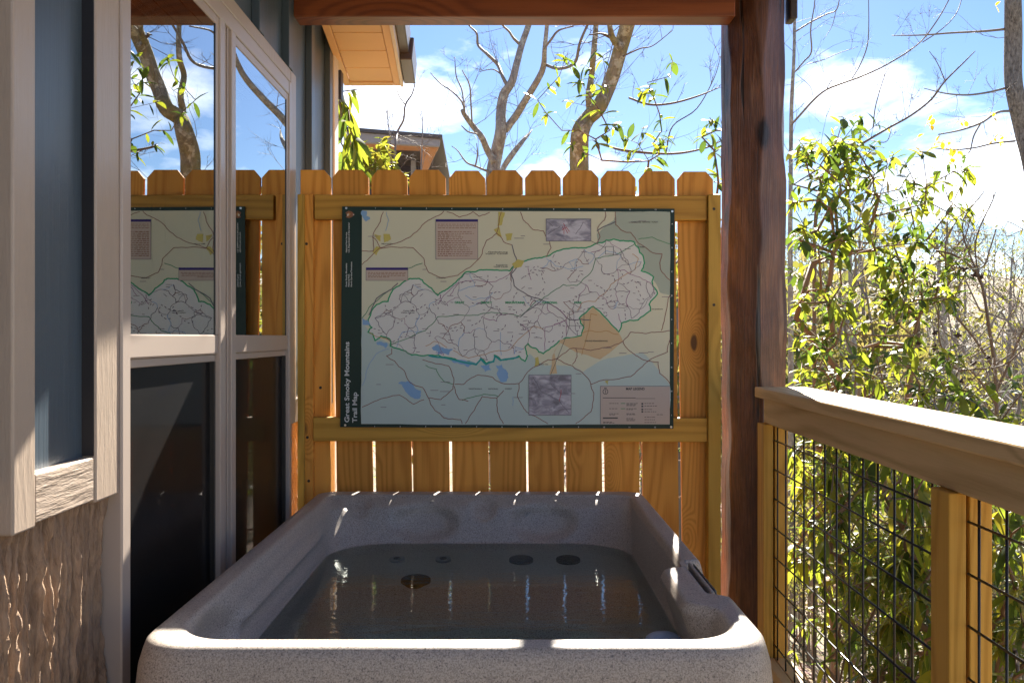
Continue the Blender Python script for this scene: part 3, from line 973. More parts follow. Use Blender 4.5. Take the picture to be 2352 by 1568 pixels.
lines('purple_trail', INK['violet'], [[(1180, 490), (1080, 550), (940, 540), (830, 560), (740, 640), (700, 700)], [(1400, 1000), (1400, 850), (1540, 800), (1540, 900)], [(1100, 770), (1200, 760)], [(1880, 760), (1900, 820)], [(1400, 690), (1500, 740), (1540, 790)], [(1700, 360), (1760, 350)], [(1290, 460), (1310, 540)], [(840, 560), (780, 640)]], 6, 3.4, 8)
lines('orange_trail', INK['orange'], [[(1610, 740), (1640, 690), (1730, 680), (1770, 640), (1830, 570), (1900, 520), (1990, 470), (2010, 400), (1970, 370)], [(800, 1000), (900, 1050), (1050, 1010), (1150, 1000), (1200, 960), (1300, 870), (1330, 840), (1390, 860)],
                                      [(250, 880), (300, 910), (390, 930)], [(1640, 890), (1700, 870), (1800, 870), (1880, 895)], [(620, 970), (680, 940), (760, 980)], [(1640, 1030), (1700, 760), (1740, 770)]], 6, 3.6, 8)
# the tangle of trails: short wandering strokes inside the park


def inside(x, y):
    c = False
    n = len(park)
    j = n - 1
    for i in range(n):
        xi, yi = park[i]
        xj, yj = park[j]
        if (yi > y) != (yj > y) and x < (xj - xi) * (y - yi) / (yj - yi) + xi:
            c = not c
        j = i
    return c


tr_ = []
while len(tr_) < 60:
    x, y = random.uniform(250, 2130), random.uniform(280, 1080)
    if not inside(x, y):
        continue
    a = random.gauss(-0.6, 0.8) + random.choice((0, math.pi / 2))
    pts = [(x, y)]
    for k in range(random.randint(3, 8)):
        a += random.gauss(0, 0.55)
        x += math.cos(a) * 17
        y += math.sin(a) * 17
        if not inside(x, y):
            break
        pts.append((x, y))
    if len(pts) > 2:
        tr_.append(pts)
lines('trail_lines', INK['trail'], tr_, 6.3, 4.6, 6, dash=15, stuff=True)
tr2 = []
while len(tr2) < 190:
    x, y = random.uniform(250, 2130), random.uniform(280, 1080)
    if inside(x, y) and inside(x + 40, y):
        w_ = random.uniform(18, 46)
        if random.random() < .6:
            tr2.append([(x, y), (x + w_, y + random.uniform(-1, 1))])
        else:
            a = random.uniform(-1.3, 1.3)
            tr2.append([(x, y), (x + w_ * .7 * math.cos(a), y + w_ * .7 * math.sin(a))])
while len(tr2) < 250:
    x, y = random.uniform(220, 2180), random.uniform(100, 1460)
    if not inside(x, y) and not (x > 1680 and y > 1210) and not (y < 420 and 640 < x < 980) and x > 210:
        w_ = random.uniform(25, 70)
        tr2.append([(x, y), (x + w_, y)])
lines('place_names', INK['trail'], tr2, 6.8, 3.4, 0, dash=6, stuff=True)
nodes = []
while len(nodes) < 125:
    x, y = random.uniform(250, 2130), random.uniform(280, 1080)
    if inside(x, y) and all(math.hypot(x - a, y - b) > 44 for a, b in nodes):
        nodes.append((x, y))
seen = set()
for i, (x, y) in enumerate(nodes):
    near = sorted(range(len(nodes)), key=lambda j: math.hypot(nodes[j][0] - x, nodes[j][1] - y))[1:random.choice((3, 3, 4))]
    for j in near:
        k = (min(i, j), max(i, j))
        if k in seen or not inside((x + nodes[j][0]) / 2, (y + nodes[j][1]) / 2):
            continue
        seen.add(k)
        m_ = INK[random.choice(('trail', 'trail', 'trail', 'grey', 'road', 'violet', 'lake'))]
        mb = MB()
        ribbon(mb, wiggle([(x, y), nodes[j]], 16), random.uniform(2.2, 3.8), 5.6 + 0.008 * len(seen))
        mb.build('trail_line', m_, board)

# information boxes
for (x0, y0, x1, y1, rows) in ((687, 145, 962, 405, 18), (232, 460, 505, 543, 4)):
    poly('info_box', [(x0, y0), (x1, y0), (x1, y1), (x0, y1)], INK['box'], 7)
    mb = MB()
    ribbon(mb, [(x0, y0), (x1, y0), (x1, y1), (x0, y1), (x0, y0)], 2.5, 7.5)
    mb.build('box_outline', INK['grey'], board)
    poly('box_header', [(x0, y0), (x1, y0), (x1, y0 + 15), (x0, y0 + 15)], INK['navy'], 8)
    mb = MB()
    for r in range(rows):
        yy = y0 + 32 + r * ((y1 - y0 - 44) / rows)
        if rows > 6 and r == 3:
            continue
        xx = x0 + 13
        end = x1 - 14 if r < 3 else x0 + 13 + random.uniform(130, 240)
        while xx < end:
            w_ = random.uniform(8, 26)
            ribbon(mb, [(xx, yy), (min(xx + w_, end), yy)], 5.2 if (r > 3 and xx < x0 + 85) else 3.4, 7.8)
            xx += w_ + 5
    mb.build('small_print', INK['brown'], board, kind='stuff')


def relief_mat(seed):
    m, t = new_mat('ink_shaded_relief')
    tc = t.n('ShaderNodeTexCoord').outputs['Object']
    n1 = t.noise(t.mapping(tc, loc=(seed, seed, 0), rot=(0, 0.6, 0), scale=(1, 1, 2.1)), 16, 5, 0.6, 0.9)
    c = t.ramp(n1, [(0.34, (0.14, 0.13, 0.17)), (0.5, (0.30, 0.28, 0.34)), (0.64, (0.56, 0.54, 0.60))])
    t.out(t.n('ShaderNodeBsdfPrincipled', None, Base_Color=c, Roughness=0.35).outputs[0])
    return m


for (x0, y0, x1, y1, sdd) in ((1408, 142, 1700, 286, 1.7), (1295, 1160, 1571, 1421, 4.2)):
    poly('relief_inset', [(x0, y0), (x1, y0), (x1, y1), (x0, y1)], relief_mat(sdd), 8)
    mb = MB()
    ribbon(mb, [(x0, y0), (x1, y0), (x1, y1), (x0, y1), (x0, y0)], 3.5, 8.6)
    mb.build('inset_outline', INK['grey'], board)
lines('inset_trail', INK['red'], [[(1520, 170), (1530, 200), (1550, 235)], [(1510, 215), (1540, 195), (1560, 225)], [(1505, 1255), (1500, 1300), (1495, 1330)], [(1515, 190), (1525, 240)]], 9, 4, 6)
lines('inset_trail', INK['grey'], [[(1320, 1170), (1370, 1260), (1400, 1280), (1500, 1335), (1560, 1410)], [(1440, 1220), (1510, 1290)], [(1420, 240), (1500, 190)], [(1600, 240), (1650, 160)], [(1415, 160), (1450, 190)]], 9, 3.4, 6)
lines('leader_line', INK['text'], [[(1538, 910), (1437, 1160)], [(1700, 286), (1795, 330)], [(1560, 745), (1655, 745), (1655, 838), (1560, 838), (1560, 745)], [(1795, 322), (1848, 322), (1848, 372), (1795, 372), (1795, 322)], [(1560, 838), (1538, 910)]], 9, 2.6, 0)
# legend
poly('legend_box', [(1762, 1232), (2216, 1236), (2215, 1480), (1765, 1480)], INK['box'], 7)
mb = MB()
ribbon(mb, [(1762, 1480), (1762, 1232), (2216, 1232)], 2.5, 7.5)
mb.build('box_outline', INK['grey'], board)
mb = MB()
ribbon(mb, [(1778, 1309), (1992, 1309)], 4, 8)
ribbon(mb, [(1992, 1313), (2120, 1313)], 2.5, 8)
for (cx, wd, ys) in ((1820, 50, (1345, 1379, 1412, 1419)), (1932, 70, (1345, 1352, 1359, 1379, 1385, 1412, 1418, 1443, 1450, 1457)), (2050, 85, (1345, 1362, 1384, 1399, 1435, 1451, 1469)), (1780, 75, (1467, 1472)), (2130, 70, (1418,))):
    for yy in ys:
        xx = cx
        end = cx + wd * random.uniform(.6, 1)
        while xx < end:
            w_ = random.uniform(8, 20)
            ribbon(mb, [(xx, yy), (xx + w_, yy)], 3.4, 8)
            xx += w_ + 4
for yy in (1347, 1364, 1384, 1399):
    ribbon(mb, [(2030, yy), (2042, yy)], 10, 8)
ribbon(mb, [(1778, 1440), (1876, 1440)], 8, 8)
mb.build('legend_print', INK['text'], board, kind='stuff')
lines('legend_key', INK['mid'], [[(1895, 1345), (1925, 1345)], [(1895, 1379), (1925, 1379)]], 8, 5, 2)
mb = MB()
ribbon(mb, [(1795 + 16 * math.cos(a), 1268 + 16 * math.sin(a)) for a in np.linspace(0, 2 * math.pi, 25)], 4, 8)
ribbon(mb, [(1795, 1258), (1795, 1278)], 4, 8)
ribbon(mb, [(1786, 1244), (1804, 1244)], 4, 8)
mb.build('legend_emblem', INK['text'], board)
# park emblem: a brown arrowhead pointing right with white marks
poly('arrowhead_emblem', [(97, 100), (118, 88), (140, 95), (158, 113), (140, 128), (120, 138), (100, 130), (106, 115)], INK['brown'], 3)
poly('emblem_mark', [(104, 112), (118, 100), (130, 108), (124, 120), (112, 128)], INK['orange'], 4)
poly('emblem_mark', [(146, 108), (154, 113), (147, 119)], INK['white'], 4)
poly('emblem_mark', [(108, 118), (114, 106), (119, 112), (112, 124)], INK['white'], 5)

# lettering -----------------------------------------------------------
TEXTS = []


def text(s, x, y, size, mat, rot=0.0, width=None, name='lettering', lay=9.5, bold=0.0, align='LEFT'):
    """baseline start (or centre) at print coordinate x,y; size = cap height in print px; rot degrees"""
    TEXTS.append((s, x, y, size, mat, rot, width, name, lay, bold, align))


W_ = INK['white']
text('Great Smoky Mountains', 121, 1470, 30, W_, 90, 525, 'title_lettering', 3, 0.022)
text('Trail Map', 172, 1470, 30, W_, 90, 198, 'title_lettering', 3, 0.022)
text('National Park Service', 108, 361, 9.5, W_, 90, 132, 'agency_lettering', 3, 0.02)
text('U.S. Department of the Interior', 124, 361, 9.5, W_, 90, 196, 'agency_lettering', 3, 0.02)
text('Great Smoky Mountains', 107, 585, 9.5, W_, 90, 154, 'agency_lettering', 3, 0.02)
text('National Park', 123, 585, 9.5, W_, 90, 84, 'agency_lettering', 3, 0.02)
text('North Carolina/Tennessee', 140, 585, 9.5, W_, 90, 163, 'agency_lettering', 3, 0.02)
for s_, x_ in (('GREAT', 842), ('SMOKY', 1018), ('MOUNTAINS', 1204), ('NATIONAL', 1432), ('PARK', 1615)):
    text(s_, x_, 694, 14, INK['bound'], 0, {'GREAT': 64, 'SMOKY': 74, 'MOUNTAINS': 124, 'NATIONAL': 100, 'PARK': 50}[s_], 'park_lettering', 9.5, 0.035, 'CENTER')
text('MAP LEGEND', 1990, 1257, 15, INK['text'], 0, 122, 'legend_lettering', 9.5, 0.03, 'CENTER')
for s_, x_, y_, w_ in (('NANTAHALA', 945, 1254, 86), ('NATIONAL', 1062, 1254, 66), ('FOREST', 1162, 1254, 46), ('CHEROKEE', 1995, 167, 62), ('NATIONAL', 2063, 167, 50), ('FOREST', 2118, 167, 40)):
    text(s_, x_, y_, 9, INK['text'], 0, w_, 'forest_lettering', 9.5, 0.01, 'CENTER')
for s_, x_, y_, w_ in (('Cades Cove', 512, 745, 76), ('Visitor Center', 505, 757, 92), ('Sugarlands', 1118, 447, 76), ('Visitor Center', 1112, 458, 96), ('Gatlinburg', 1092, 362, 128), ('Visitor Center', 1085, 373, 150),
                       ('Maryville', 370, 308, 74), ('Townsend', 720, 531, 60), ('CHEROKEE INDIAN RESERVATION', 1735, 942, 150), ('Bryson City', 1390, 1093, 60), ('Lake Junaluska', 2130, 733, 80), ('Cosby', 2030, 328, 40)):
    text(s_, x_, y_, 8.5, INK['text'], 0, w_, 'town_lettering', 9.5, 0.012, 'CENTER')
for k in range(1, 13):
    text(str(k), 293 + (k - 1) * 166.3, 76 + (k - 1) * 0.9, 9.5, W_, 0, None, 'grid_number', 3, 0.02, 'CENTER')
    text(str(k), 288 + (k - 1) * 166.4, 1500 + (k - 1) * 0.5, 9.5, W_, 0, None, 'grid_number', 3, 0.02, 'CENTER')
for k, ch in enumerate('ABCDEFGHI'):
    text(ch, 2231 - k * .6, 178 + k * 156, 9.5, W_, 0, None, 'grid_letter', 3, 0.02, 'CENTER')
tmp = []
for spec in TEXTS:
    cu = bpy.data.curves.new('tmp', 'FONT')
    cu.body = spec[0]
    cu.size = 1.0
    cu.resolution_u = 3
    cu.align_x = spec[10]
    cu.offset = spec[9]
    o = bpy.data.objects.new('tmp', cu)
    COL.objects.link(o)
    tmp.append(o)
dg = bpy.context.evaluated_depsgraph_get()
dg.update()
groups = {}
for o, (s_, x, y, size, mat, rot, width, name, lay, bold, al) in zip(tmp, TEXTS):
    me = bpy.data.meshes.new_from_object(o.evaluated_get(dg))
    v = np.array([tuple(p.co) for p in me.vertices])
    f = [tuple(p.vertices) for p in me.polygons]
    if len(v):
        k = size / 0.70
        wx = v[:, 0].max() - v[:, 0].min()
        kx = (width / wx) if width else k
        c_, s__ = math.cos(R(rot)), math.sin(R(rot))
        xx = v[:, 0] * kx
        yy = v[:, 1] * k
        X = x + xx * c_ - yy * s__
        Y = y - (xx * s__ + yy * c_)
        verts = [Mp(a, b, lay) for a, b in zip(X, Y)]
        key = (name, mat.name) if name != 'title_lettering' else (name, s_)
        mb, _m = groups.setdefault(key, (MB(), mat))
        mb.add(verts, f)
    bpy.data.meshes.remove(me)
for o in tmp:
    cu = o.data
    bpy.data.objects.remove(o)
    bpy.data.curves.remove(cu)
for (nm, _k), (mb, mat) in groups.items():
    mb.build(nm, mat, board)
for (x, y) in ((102, 71), (2232, 92), (2225, 1499), (95, 1487)):
    p = Mp(x, y, 3)
    MB().disc(p, (0, -1, 0), 0.0042, 12, depth=.002).build('board_screw', plain('bright_screw', (0.5, 0.5, 0.48), 0.3, 0.9), board)

# ------------------------------------------------------------------ hot tub
tub = thing('hot_tub', (-0.1, 2.4, 0), 'speckled grey hot tub filled with water in front of the map fence', 'hot tub')
tm, t = new_mat('speckled_grey_polymer')
tc = t.n('ShaderNodeTexCoord').outputs['Object']
v1 = t.noise(tc, 330, 2, 0.6)
v2 = t.noise(t.mapping(tc, loc=(5, 3, 2)), 240, 2, 0.6)
v3 = t.noise(tc, 3.5, 4, 0.6)
c = t.mix(t.ramp(v1, [(0.42, 0.0), (0.58, 1.0)]), (0.33, 0.285, 0.245), (0.51, 0.445, 0.385))
c = t.mix(t.ramp(v2, [(0.60, 0.0), (0.66, 0.8)]), c, (0.12, 0.105, 0.10))
c = t.mix(t.math('MULTIPLY', t.ramp(v3, [(0.5, 0.0), (0.75, 1.0)]), 0.18), c, (0.33, 0.29, 0.24))
bs = t.n('ShaderNodeBsdfPrincipled', None, Base_Color=c, Roughness=t.math('ADD', t.math('MULTIPLY', v3, 0.25), 0.28), Normal=t.bump(v1, 0.25, 0.0012))
bs.inputs['Specular IOR Level'].default_value = 0.45
t.out(bs.outputs[0])
M['tub'] = tm


def sst(a, b, x):
    k = min(1, max(0, (x - a) / (b - a)))
    return k * k * (3 - 2 * k)


def jog_out(y):
    return -0.045 * (sst(1.935, 1.97, y) - sst(2.235, 2.26, y))


def jog_in(y):
    return -0.058 * (sst(1.84, 1.905, y) * (1 - sst(2.165, 2.195, y)))


def outline(xl, xr, yf, yb, r, rb, jo, ji):
    pts = []
    n = 10
    for i in range(40):
        pts.append((xl + r + (xr - xl - 2 * r) * i / 40, yf))
    for i in range(n):
        a = -math.pi / 2 + (math.pi / 2) * i / n
        pts.append((xr - r + r * math.cos(a), yf + r + r * math.sin(a)))
    for i in range(110):
        y = yf + r + (yb - rb - yf - r) * i / 110
        pts.append((xr + jo * jog_out(y) + ji * jog_in(y), y))
    for i in range(n):
        a = (math.pi / 2) * i / n
        pts.append((xr - rb + rb * math.cos(a), yb - rb + rb * math.sin(a)))
    for i in range(110):
        pts.append((xr - rb - (xr - xl - 2 * rb) * i / 110, yb))
    for i in range(n):
        a = math.pi / 2 + (math.pi / 2) * i / n
        pts.append((xl + rb + rb * math.cos(a), yb - rb + rb * math.sin(a)))
    for i in range(80):
        pts.append((xl, yb - rb - (yb - rb - yf - r) * i / 80))
    for i in range(n):
        a = math.pi + (math.pi / 2) * i / n
        pts.append((xl + r + r * math.cos(a), yf + r + r * math.sin(a)))
    return pts


XL, XR, YF, YB = -0.690, 0.492, 1.604, 3.27
IL, IR, IF, IB = -0.625, 0.434, 1.668, 3.18
RT = 0.740
prof = [
    (XL - .05, XR + .05, YF - .03, YB + .03, .12, .12, 1, 0, 0.02),
    (XL - .014, XR + .014, YF - .012, YB + .012, .11, .09, 1, 0, 0.62),
    (XL - .008, XR + .008, YF - .006, YB + .006, .11, .08, 1, 0, 0.690),
    (XL - .001, XR + .001, YF, YB, .11, .07, 1, 0, 0.718),
    (XL + .003, XR - .003, YF + .004, YB - .004, .11, .07, 1, 0, 0.731),
    (XL + .011, XR - .011, YF + .012, YB - .012, .105, .065, 1, 0, 0.7385),
    (XL + .022, XR - .022, YF + .022, YB - .022, .10, .06, 1, 0, RT),
    (IL - .012, IR + .012, IF - .010, IB + .012, .10, .06, 0, 1, RT),
    (IL - .004, IR + .004, IF - .003, IB + .004, .10, .06, 0, 1, 0.7375),
    (IL, IR, IF, IB, .10, .06, 0, 1, 0.731),
    (IL + .006, IR - .006, IF + .008, IB - .028, .11, .07, 0, 1, 0.719),
    (IL + .014, IR - .008, IF + .014, IB - .050, .12, .09, 0, .9, 0.706),
    (IL + .022, IR - .014, IF + .028, IB - .064, .13, .12, 0, .6, 0.672),
    (IL + .030, IR - .020, IF + .045, IB - .078, .14, .16, 0, .25, 0.630),
    (-0.590, 0.410, 1.730, 3.088, .16, .20, 0, 0, 0.588),
    (-0.578, 0.400, 1.745, 3.065, .16, .20, 0, 0, 0.570),
    (-0.555, 0.385, 1.77, 2.72, .17, .20, 0, 0, 0.545),
    (-0.545, 0.375, 1.79, 2.70, .17, .20, 0, 0, 0.53),
    (-0.46, 0.32, 1.90, 2.58, .17, .20, 0, 0, 0.46),
    (-0.42, 0.28, 1.95, 2.57, .17, .18, 0, 0, 0.42),
    (-0.36, 0.22, 2.02, 2.56, .15, .15, 0, 0, 0.38),
    (-0.33, 0.19, 2.06, 2.50, .13, .13, 0, 0, 0.16),
    (-0.25, 0.12, 2.12, 2.42, .10, .10, 0, 0, 0.15),
]
rings = []
for i in range(len(prof) - 1):
    a, b = prof[i], prof[i + 1]
    size = abs(a[8] - b[8]) + max(abs(a[k] - b[k]) for k in range(4))
    k = max(1, min(12, int(size / 0.012)))
    if i == 0:
        k = 3
    for s in range(k):
        tt = s / k
        rings.append(([a[q] * (1 - tt) + b[q] * tt for q in range(9)]))
rings.append(list(prof[-1]))
scoops = [  # centre x, y, z, radius x, radius yz, depth vector
    (-0.29, 3.112, 0.66, 0.10, 0.085, (0, .027, -.014)), (0.125, 3.112, 0.66, 0.10, 0.085, (0, .027, -.014)),
    (-0.085, 3.135, 0.710, 0.042, 0.028, (0, .004, -.020)), (-0.53, 3.135, 0.710, 0.042, 0.028, (0, .004, -.014)),
    (-0.585, 1.86, 0.67, 0.07, 0.13, (-.030, 0, -.030)),
]
vs = []
for rg in rings:
    o_ = outline(*rg[:8])
    z = rg[8]
    for (x, y) in o_:
        dx = dy = dz = 0.0
        if 0.59 < z < 0.735 and IL - .01 < x < IR + .01 and IF - .01 < y < IB + .01:
            for (cx, cy, cz, rx, ry, dv) in scoops:
                q = ((x - cx) / rx) ** 2 + ((y - cy) / ry) ** 2 + ((z - cz) / 0.055) ** 2
                if q < 4:
                    g_ = 1 / (1 + math.exp((q - 1) * 4.5))
                    dx += dv[0] * g_
                    dy += dv[1] * g_
                    dz += dv[2] * g_
            if x < -0.50 and 1.95 < y < 3.0:      # the arm-rest ridge along the left wall
                kk = sst(1.98, 2.06, y) * (1 - sst(2.75, 2.95, y))
                zc = 0.667
                g_ = math.exp(-((z - zc) / 0.013) ** 2) * kk
                dx += 0.018 * g_
                if z < zc:
                    dx -= 0.012 * kk * sst(0.0, 0.03, zc - z) * (1 - sst(.03, .06, zc - z))
        vs.append((x + dx, y + dy, z + dz))
NR = len(outline(*rings[0][:8]))
fs = []
for i in range(len(rings) - 1):
    for k in range(NR):
        k2 = (k + 1) % NR
        fs.append((i * NR + k, i * NR + k2, (i + 1) * NR + k2, (i + 1) * NR + k))
fs.append(tuple((len(rings) - 1) * NR + k for k in range(NR)))
MB().add(vs, fs).build('shell', tm, tub, smooth=True)

wm, t = new_mat('clear_tub_water')
tc = t.n('ShaderNodeTexCoord').outputs['Object']
w1 = t.noise(t.mapping(tc, scale=(1.0, 2.6, 1)), 9, 3, 0.5, 0.6)
w2 = t.noise(t.mapping(tc, scale=(1.0, 2.0, 1)), 45, 2, 0.5)
nr = t.bump(t.math('ADD', w1, t.math('MULTIPLY', w2, 0.16)), 0.16, 0.008)
fr = t.n('ShaderNodeFresnel', None, IOR=1.28, Normal=nr).outputs[0]
gs = t.n('ShaderNodeBsdfGlossy', None, Color=(0.88, 0.95, 0.92), Roughness=0.0, Normal=nr)
tr = t.n('ShaderNodeBsdfTransparent', None, Color=(0.82, 0.97, 1.0))
mx = t.n('ShaderNodeMixShader', None, i0=fr, i1=tr.outputs[0], i2=gs.outputs[0])
t.out(mx.outputs[0])
wpts = outline(-0.596, 0.416, 1.722, 3.096, .16, .20, 0, 0)
wob = MB()
wob.add([(x, y, 0.588) for x, y in wpts], [tuple(range(len(wpts)))])
tag(wob.build('tub_water', wm), 'clear greenish still water filling the hot tub', 'water')
jm = plain('black_jet_face', (0.010, 0.010, 0.012), 0.7, spec=0.05)
jg = plain('grey_jet_ring', (0.20, 0.20, 0.21), 0.3)
nb = Vector((0, -0.11, 0.99))
for (px, py, Yj, r, mt) in ((1197, 1283, 2.915, .040, jm), (1305, 1283, 2.915, .040, jm), (955, 1330, 2.86, .046, jm), (912, 1282, 2.918, .026, jg), (1018, 1282, 2.918, .026, jg)):
    zj = 0.594
    for _ in range(6):
        Yj = (EYE - zj) * F / (py - VY)
        zj = 0.545 + (Yj - 2.72) / (3.065 - 2.72) * 0.025 + 0.007
    p = P(px, py, Yj)
    MB().disc(p, nb, r, 28, depth=.012).build('jet', mt, tub, smooth=False)
    MB().disc(p + nb * .002, nb, r * .45, 24, depth=.004).build('jet_nozzle', jm, tub)
# control panel in the notch
MB().hexa([(.462, 1.975, .64), (.500, 1.975, .60), (.500, 2.232, .60), (.462, 2.232, .64)], [(.450, 1.975, .7405), (.458, 1.975, .7405), (.458, 2.232, .7405), (.450, 2.232, .7405)]).build('panel_ledge', tm, tub, bevel=.004, seg=2)
MB().hexa([(.470, 1.99, .668), (.480, 1.99, .660), (.480, 2.218, .660), (.470, 2.218, .668)], [(.4605, 1.99, .7415), (.4665, 1.99, .737), (.4665, 2.218, .737), (.4605, 2.218, .7415)]).build('control_panel', plain('dark_control_panel', (0.05, 0.065, 0.09), 0.2), tub, bevel=.002)
# floating dispenser
fl = thing('floating_dispenser', (0.362, 2.06, 0.60), 'pale blue floating dispenser bobbing at the near right corner of the water', 'pool float')
mb = MB()
vs, fs = [], []
for i in range(9):
    a = -0.5 + (math.pi / 2 + .5) * i / 8
    for k in range(28):
        b = 2 * math.pi * k / 28
        rr = 0.044 * math.cos(a) if i < 8 else 0.0005
        vs.append((0.362 + rr * math.cos(b), 2.06 + rr * math.sin(b), 0.600 + 0.020 * math.sin(a)))
for i in range(8):
    for k in range(28):
        fs.append((i * 28 + k, i * 28 + (k + 1) % 28, (i + 1) * 28 + (k + 1) % 28, (i + 1) * 28 + k))
mb.add(vs, fs)
mb.build('float_ring', plain('pale_blue_plastic', (0.28, 0.42, 0.66), 0.3), fl, smooth=True)

# ------------------------------------------------------------------ railing
rail = thing('deck_railing', (0.95, 2.0, 0), 'wooden deck railing with flat cap and black wire mesh infill at the right', 'railing')
SL = 50 / F          # the railing runs slightly outward with distance


def RXp(L, Y):
    return L + SL * Y


def rbox(L0, L1, y0, y1, z0, z1):
    return MB().hexa([(RXp(L0, y0), y0, z0), (RXp(L1, y0), y0, z0), (RXp(L1, y1), y1, z0), (RXp(L0, y1), y1, z0)],
                     [(RXp(L0, y0), y0, z1), (RXp(L1, y0), y0, z1), (RXp(L1, y1), y1, z1), (RXp(L0, y1), y1, z1)])


CT = EYE - 0.183
rbox(.84, 1.026, -1.2, 3.325, CT - .038, CT).build('rail_cap', M['cap_y'], rail, bevel=0.005, seg=2)
rbox(.858, .896, -1.2, 3.26, CT - .0385 - .089, CT - .0385).build('top_rail', M['cap_y'], rail, bevel=0.003)
rbox(.905, .943, -1.2, 3.26, CT - .0385 - .089, CT - .0385).build('top_rail', M['cap_y'], rail, bevel=0.003)
rbox(.842, .879, -1.2, 3.205, .115, .153).build('bottom_rail', M['cap_y'], rail, bevel=0.003)
rbox(.882, .935, -1.2, 3.205, .115, .153).build('bottom_rail', M['cap_y'], rail, bevel=0.003)
ZB = CT - .129
for (y0, y1) in ((3.205, 3.29), (1.79, 1.872), (0.35, 0.44)):
    rbox(.842, .8775, y0, y1, .02, ZB).build('railing_post', M['post4'], rail, bevel=0.003, seg=2)
    rbox(.884, .930, y0, y1 if y1 < 3 else y1, .02, ZB).build('railing_post', M['post4'], rail, bevel=0.003, seg=2)
LW = .8805
for k in range(-1, 8):
    z = .827 - .1045 * k
    if z < .16:
        continue
    for (ya, yb) in ((1.873, 3.204), (0.441, 1.789)):
        MB().tube([(RXp(LW, ya), ya, z), (RXp(LW, yb), yb, z)], .0029, 6).build('mesh_wire', M['wire'], rail, smooth=True)
y = 3.176
while y > 0.5:
    if not (1.785 < y < 1.88):
        MB().tube([(RXp(LW, y) + .004, y, .153), (RXp(LW, y) + .004, y, ZB)], .0029, 6).build('mesh_wire', M['wire'], rail, smooth=True)
    y -= .1016

# ------------------------------------------------------------------ plants
def leaf_shape(w, curl, droop, seed, n=4):
    """one leaf of unit length along +Y, folded at the midrib, as (verts, faces)"""
    rs = random.Random(seed)
    v, f = [(0, 0, 0)], []
    for i in range(1, n + 1):
        t_ = i / (n + 1)
        wd = w * math.sin(math.pi * min(1, t_ * 0.92 + 0.04)) ** 0.8
        z = -droop * t_ * t_
        v += [(-wd, t_, z + curl * wd * 1.1), (rs.uniform(-.01, .01), t_, z), (wd, t_, z + curl * wd * 1.1)]
    v.append((0, 1, -droop))
    f += [(0, 2, 1), (0, 3, 2)]
    for i in range(n - 1):
        a = 1 + 3 * i
        f += [(a, a + 1, a + 4, a + 3), (a + 1, a + 2, a + 5, a + 4)]
    a = 1 + 3 * (n - 1)
    T = len(v) - 1
    f += [(a, a + 1, T), (a + 1, a + 2, T)]
    return np.array(v, dtype=float), f


LEAFS = {k: [leaf_shape(w * (.72 + .14 * i), .55 - .2 * i, dr + .11 * ((i * 2) % 5), i) for i in range(5)] for k, (w, dr) in
         dict(laurel=(.17, .12), rhodo=(.10, .28), spring=(.27, .1), petal=(.3, .1)).items()}
LEAFMESH = {}


def leaf_mesh(kind, i, mat):
    key = (kind, i, mat.name)
    if key not in LEAFMESH:
        v, f = LEAFS[kind][i]
        me = bpy.data.meshes.new('leaf')
        me.from_pydata(v.tolist(), [], f)
        me.materials.append(mat)
        me.shade_smooth()
        LEAFMESH[key] = me
    return LEAFMESH[key]


def leaf_frames(tip, out_dir, n, size, drop=0.35, spread=1.0):
    """whorl of leaves at a twig end: list of 4x4 matrices"""
    out = []
    out_dir = Vector(out_dir).normalized()
    a0 = random.uniform(0, 6.28)
    side = out_dir.orthogonal().normalized()
    for k in range(n):
        an = a0 + 2 * math.pi * k / n + random.uniform(-.35, .35)
        rad = Matrix.Rotation(an, 3, out_dir) @ side
        d = rad * spread * random.uniform(.5, 1.1) + out_dir * random.uniform(.0, .9) + Vector((0, 0, -drop * random.uniform(.3, 1.7)))
        d.normalize()
        # upper surface roughly skyward
        up = Vector((random.uniform(-.4, .4), random.uniform(-.4, .4), 1))
        x_ = d.cross(up)
        if x_.length < 1e-3:
            x_ = Vector((1, 0, 0))
        x_.normalize()
        z_ = x_.cross(d).normalized()
        s = size * random.uniform(.5, 1.25)
        m = Matrix(((x_.x * s, d.x * s, z_.x * s, 0), (x_.y * s, d.y * s, z_.y * s, 0), (x_.z * s, d.z * s, z_.z * s, 0), (0, 0, 0, 1)))
        base = Vector(tip) - out_dir * random.uniform(0, size * .55)
        m.translation = base
        out.append(m)
    return out


def build_leaves(root, frames, kind, mat, name='leaf', limit=300):
    """the leaves that show largest become objects of their own, the rest one mesh"""
    loc = Vector(root.location)

    def key(m):
        p = m.translation
        if p.y < 0.5:
            return 1e9
        u = VX + p.x / p.y * F
        vv = VY - (p.z - EYE) / p.y * F
        inside_ = -10 < u < 2362 and -10 < vv < 1578
        vis = 0 if inside_ else 1e6
        return vis + p.y / m.col[1].length
    frames = sorted(frames, key=key)
    for m in frames[:limit]:
        o = bpy.data.objects.new(name, leaf_mesh(kind, random.randrange(5), mat))
        link(o, root)
        m2 = m.copy()
        m2.translation = m.translation - loc
        o.matrix_local = m2
    rest = frames[limit:]
    if rest:
        allv, allf, b = [], [], 0
        for m in rest:
            v, f = LEAFS[kind][random.randrange(5)]
            A = np.array(m)
            w = v @ A[:3, :3].T + A[:3, 3]
            allv.append(w)
            allf.extend([tuple(i + b for i in fc) for fc in f])
            b += len(v)
        mb = MB()
        mb.v = np.vstack(allv).tolist()
        mb.f = allf
        mb.build('foliage', mat, root, smooth=True, kind='stuff')


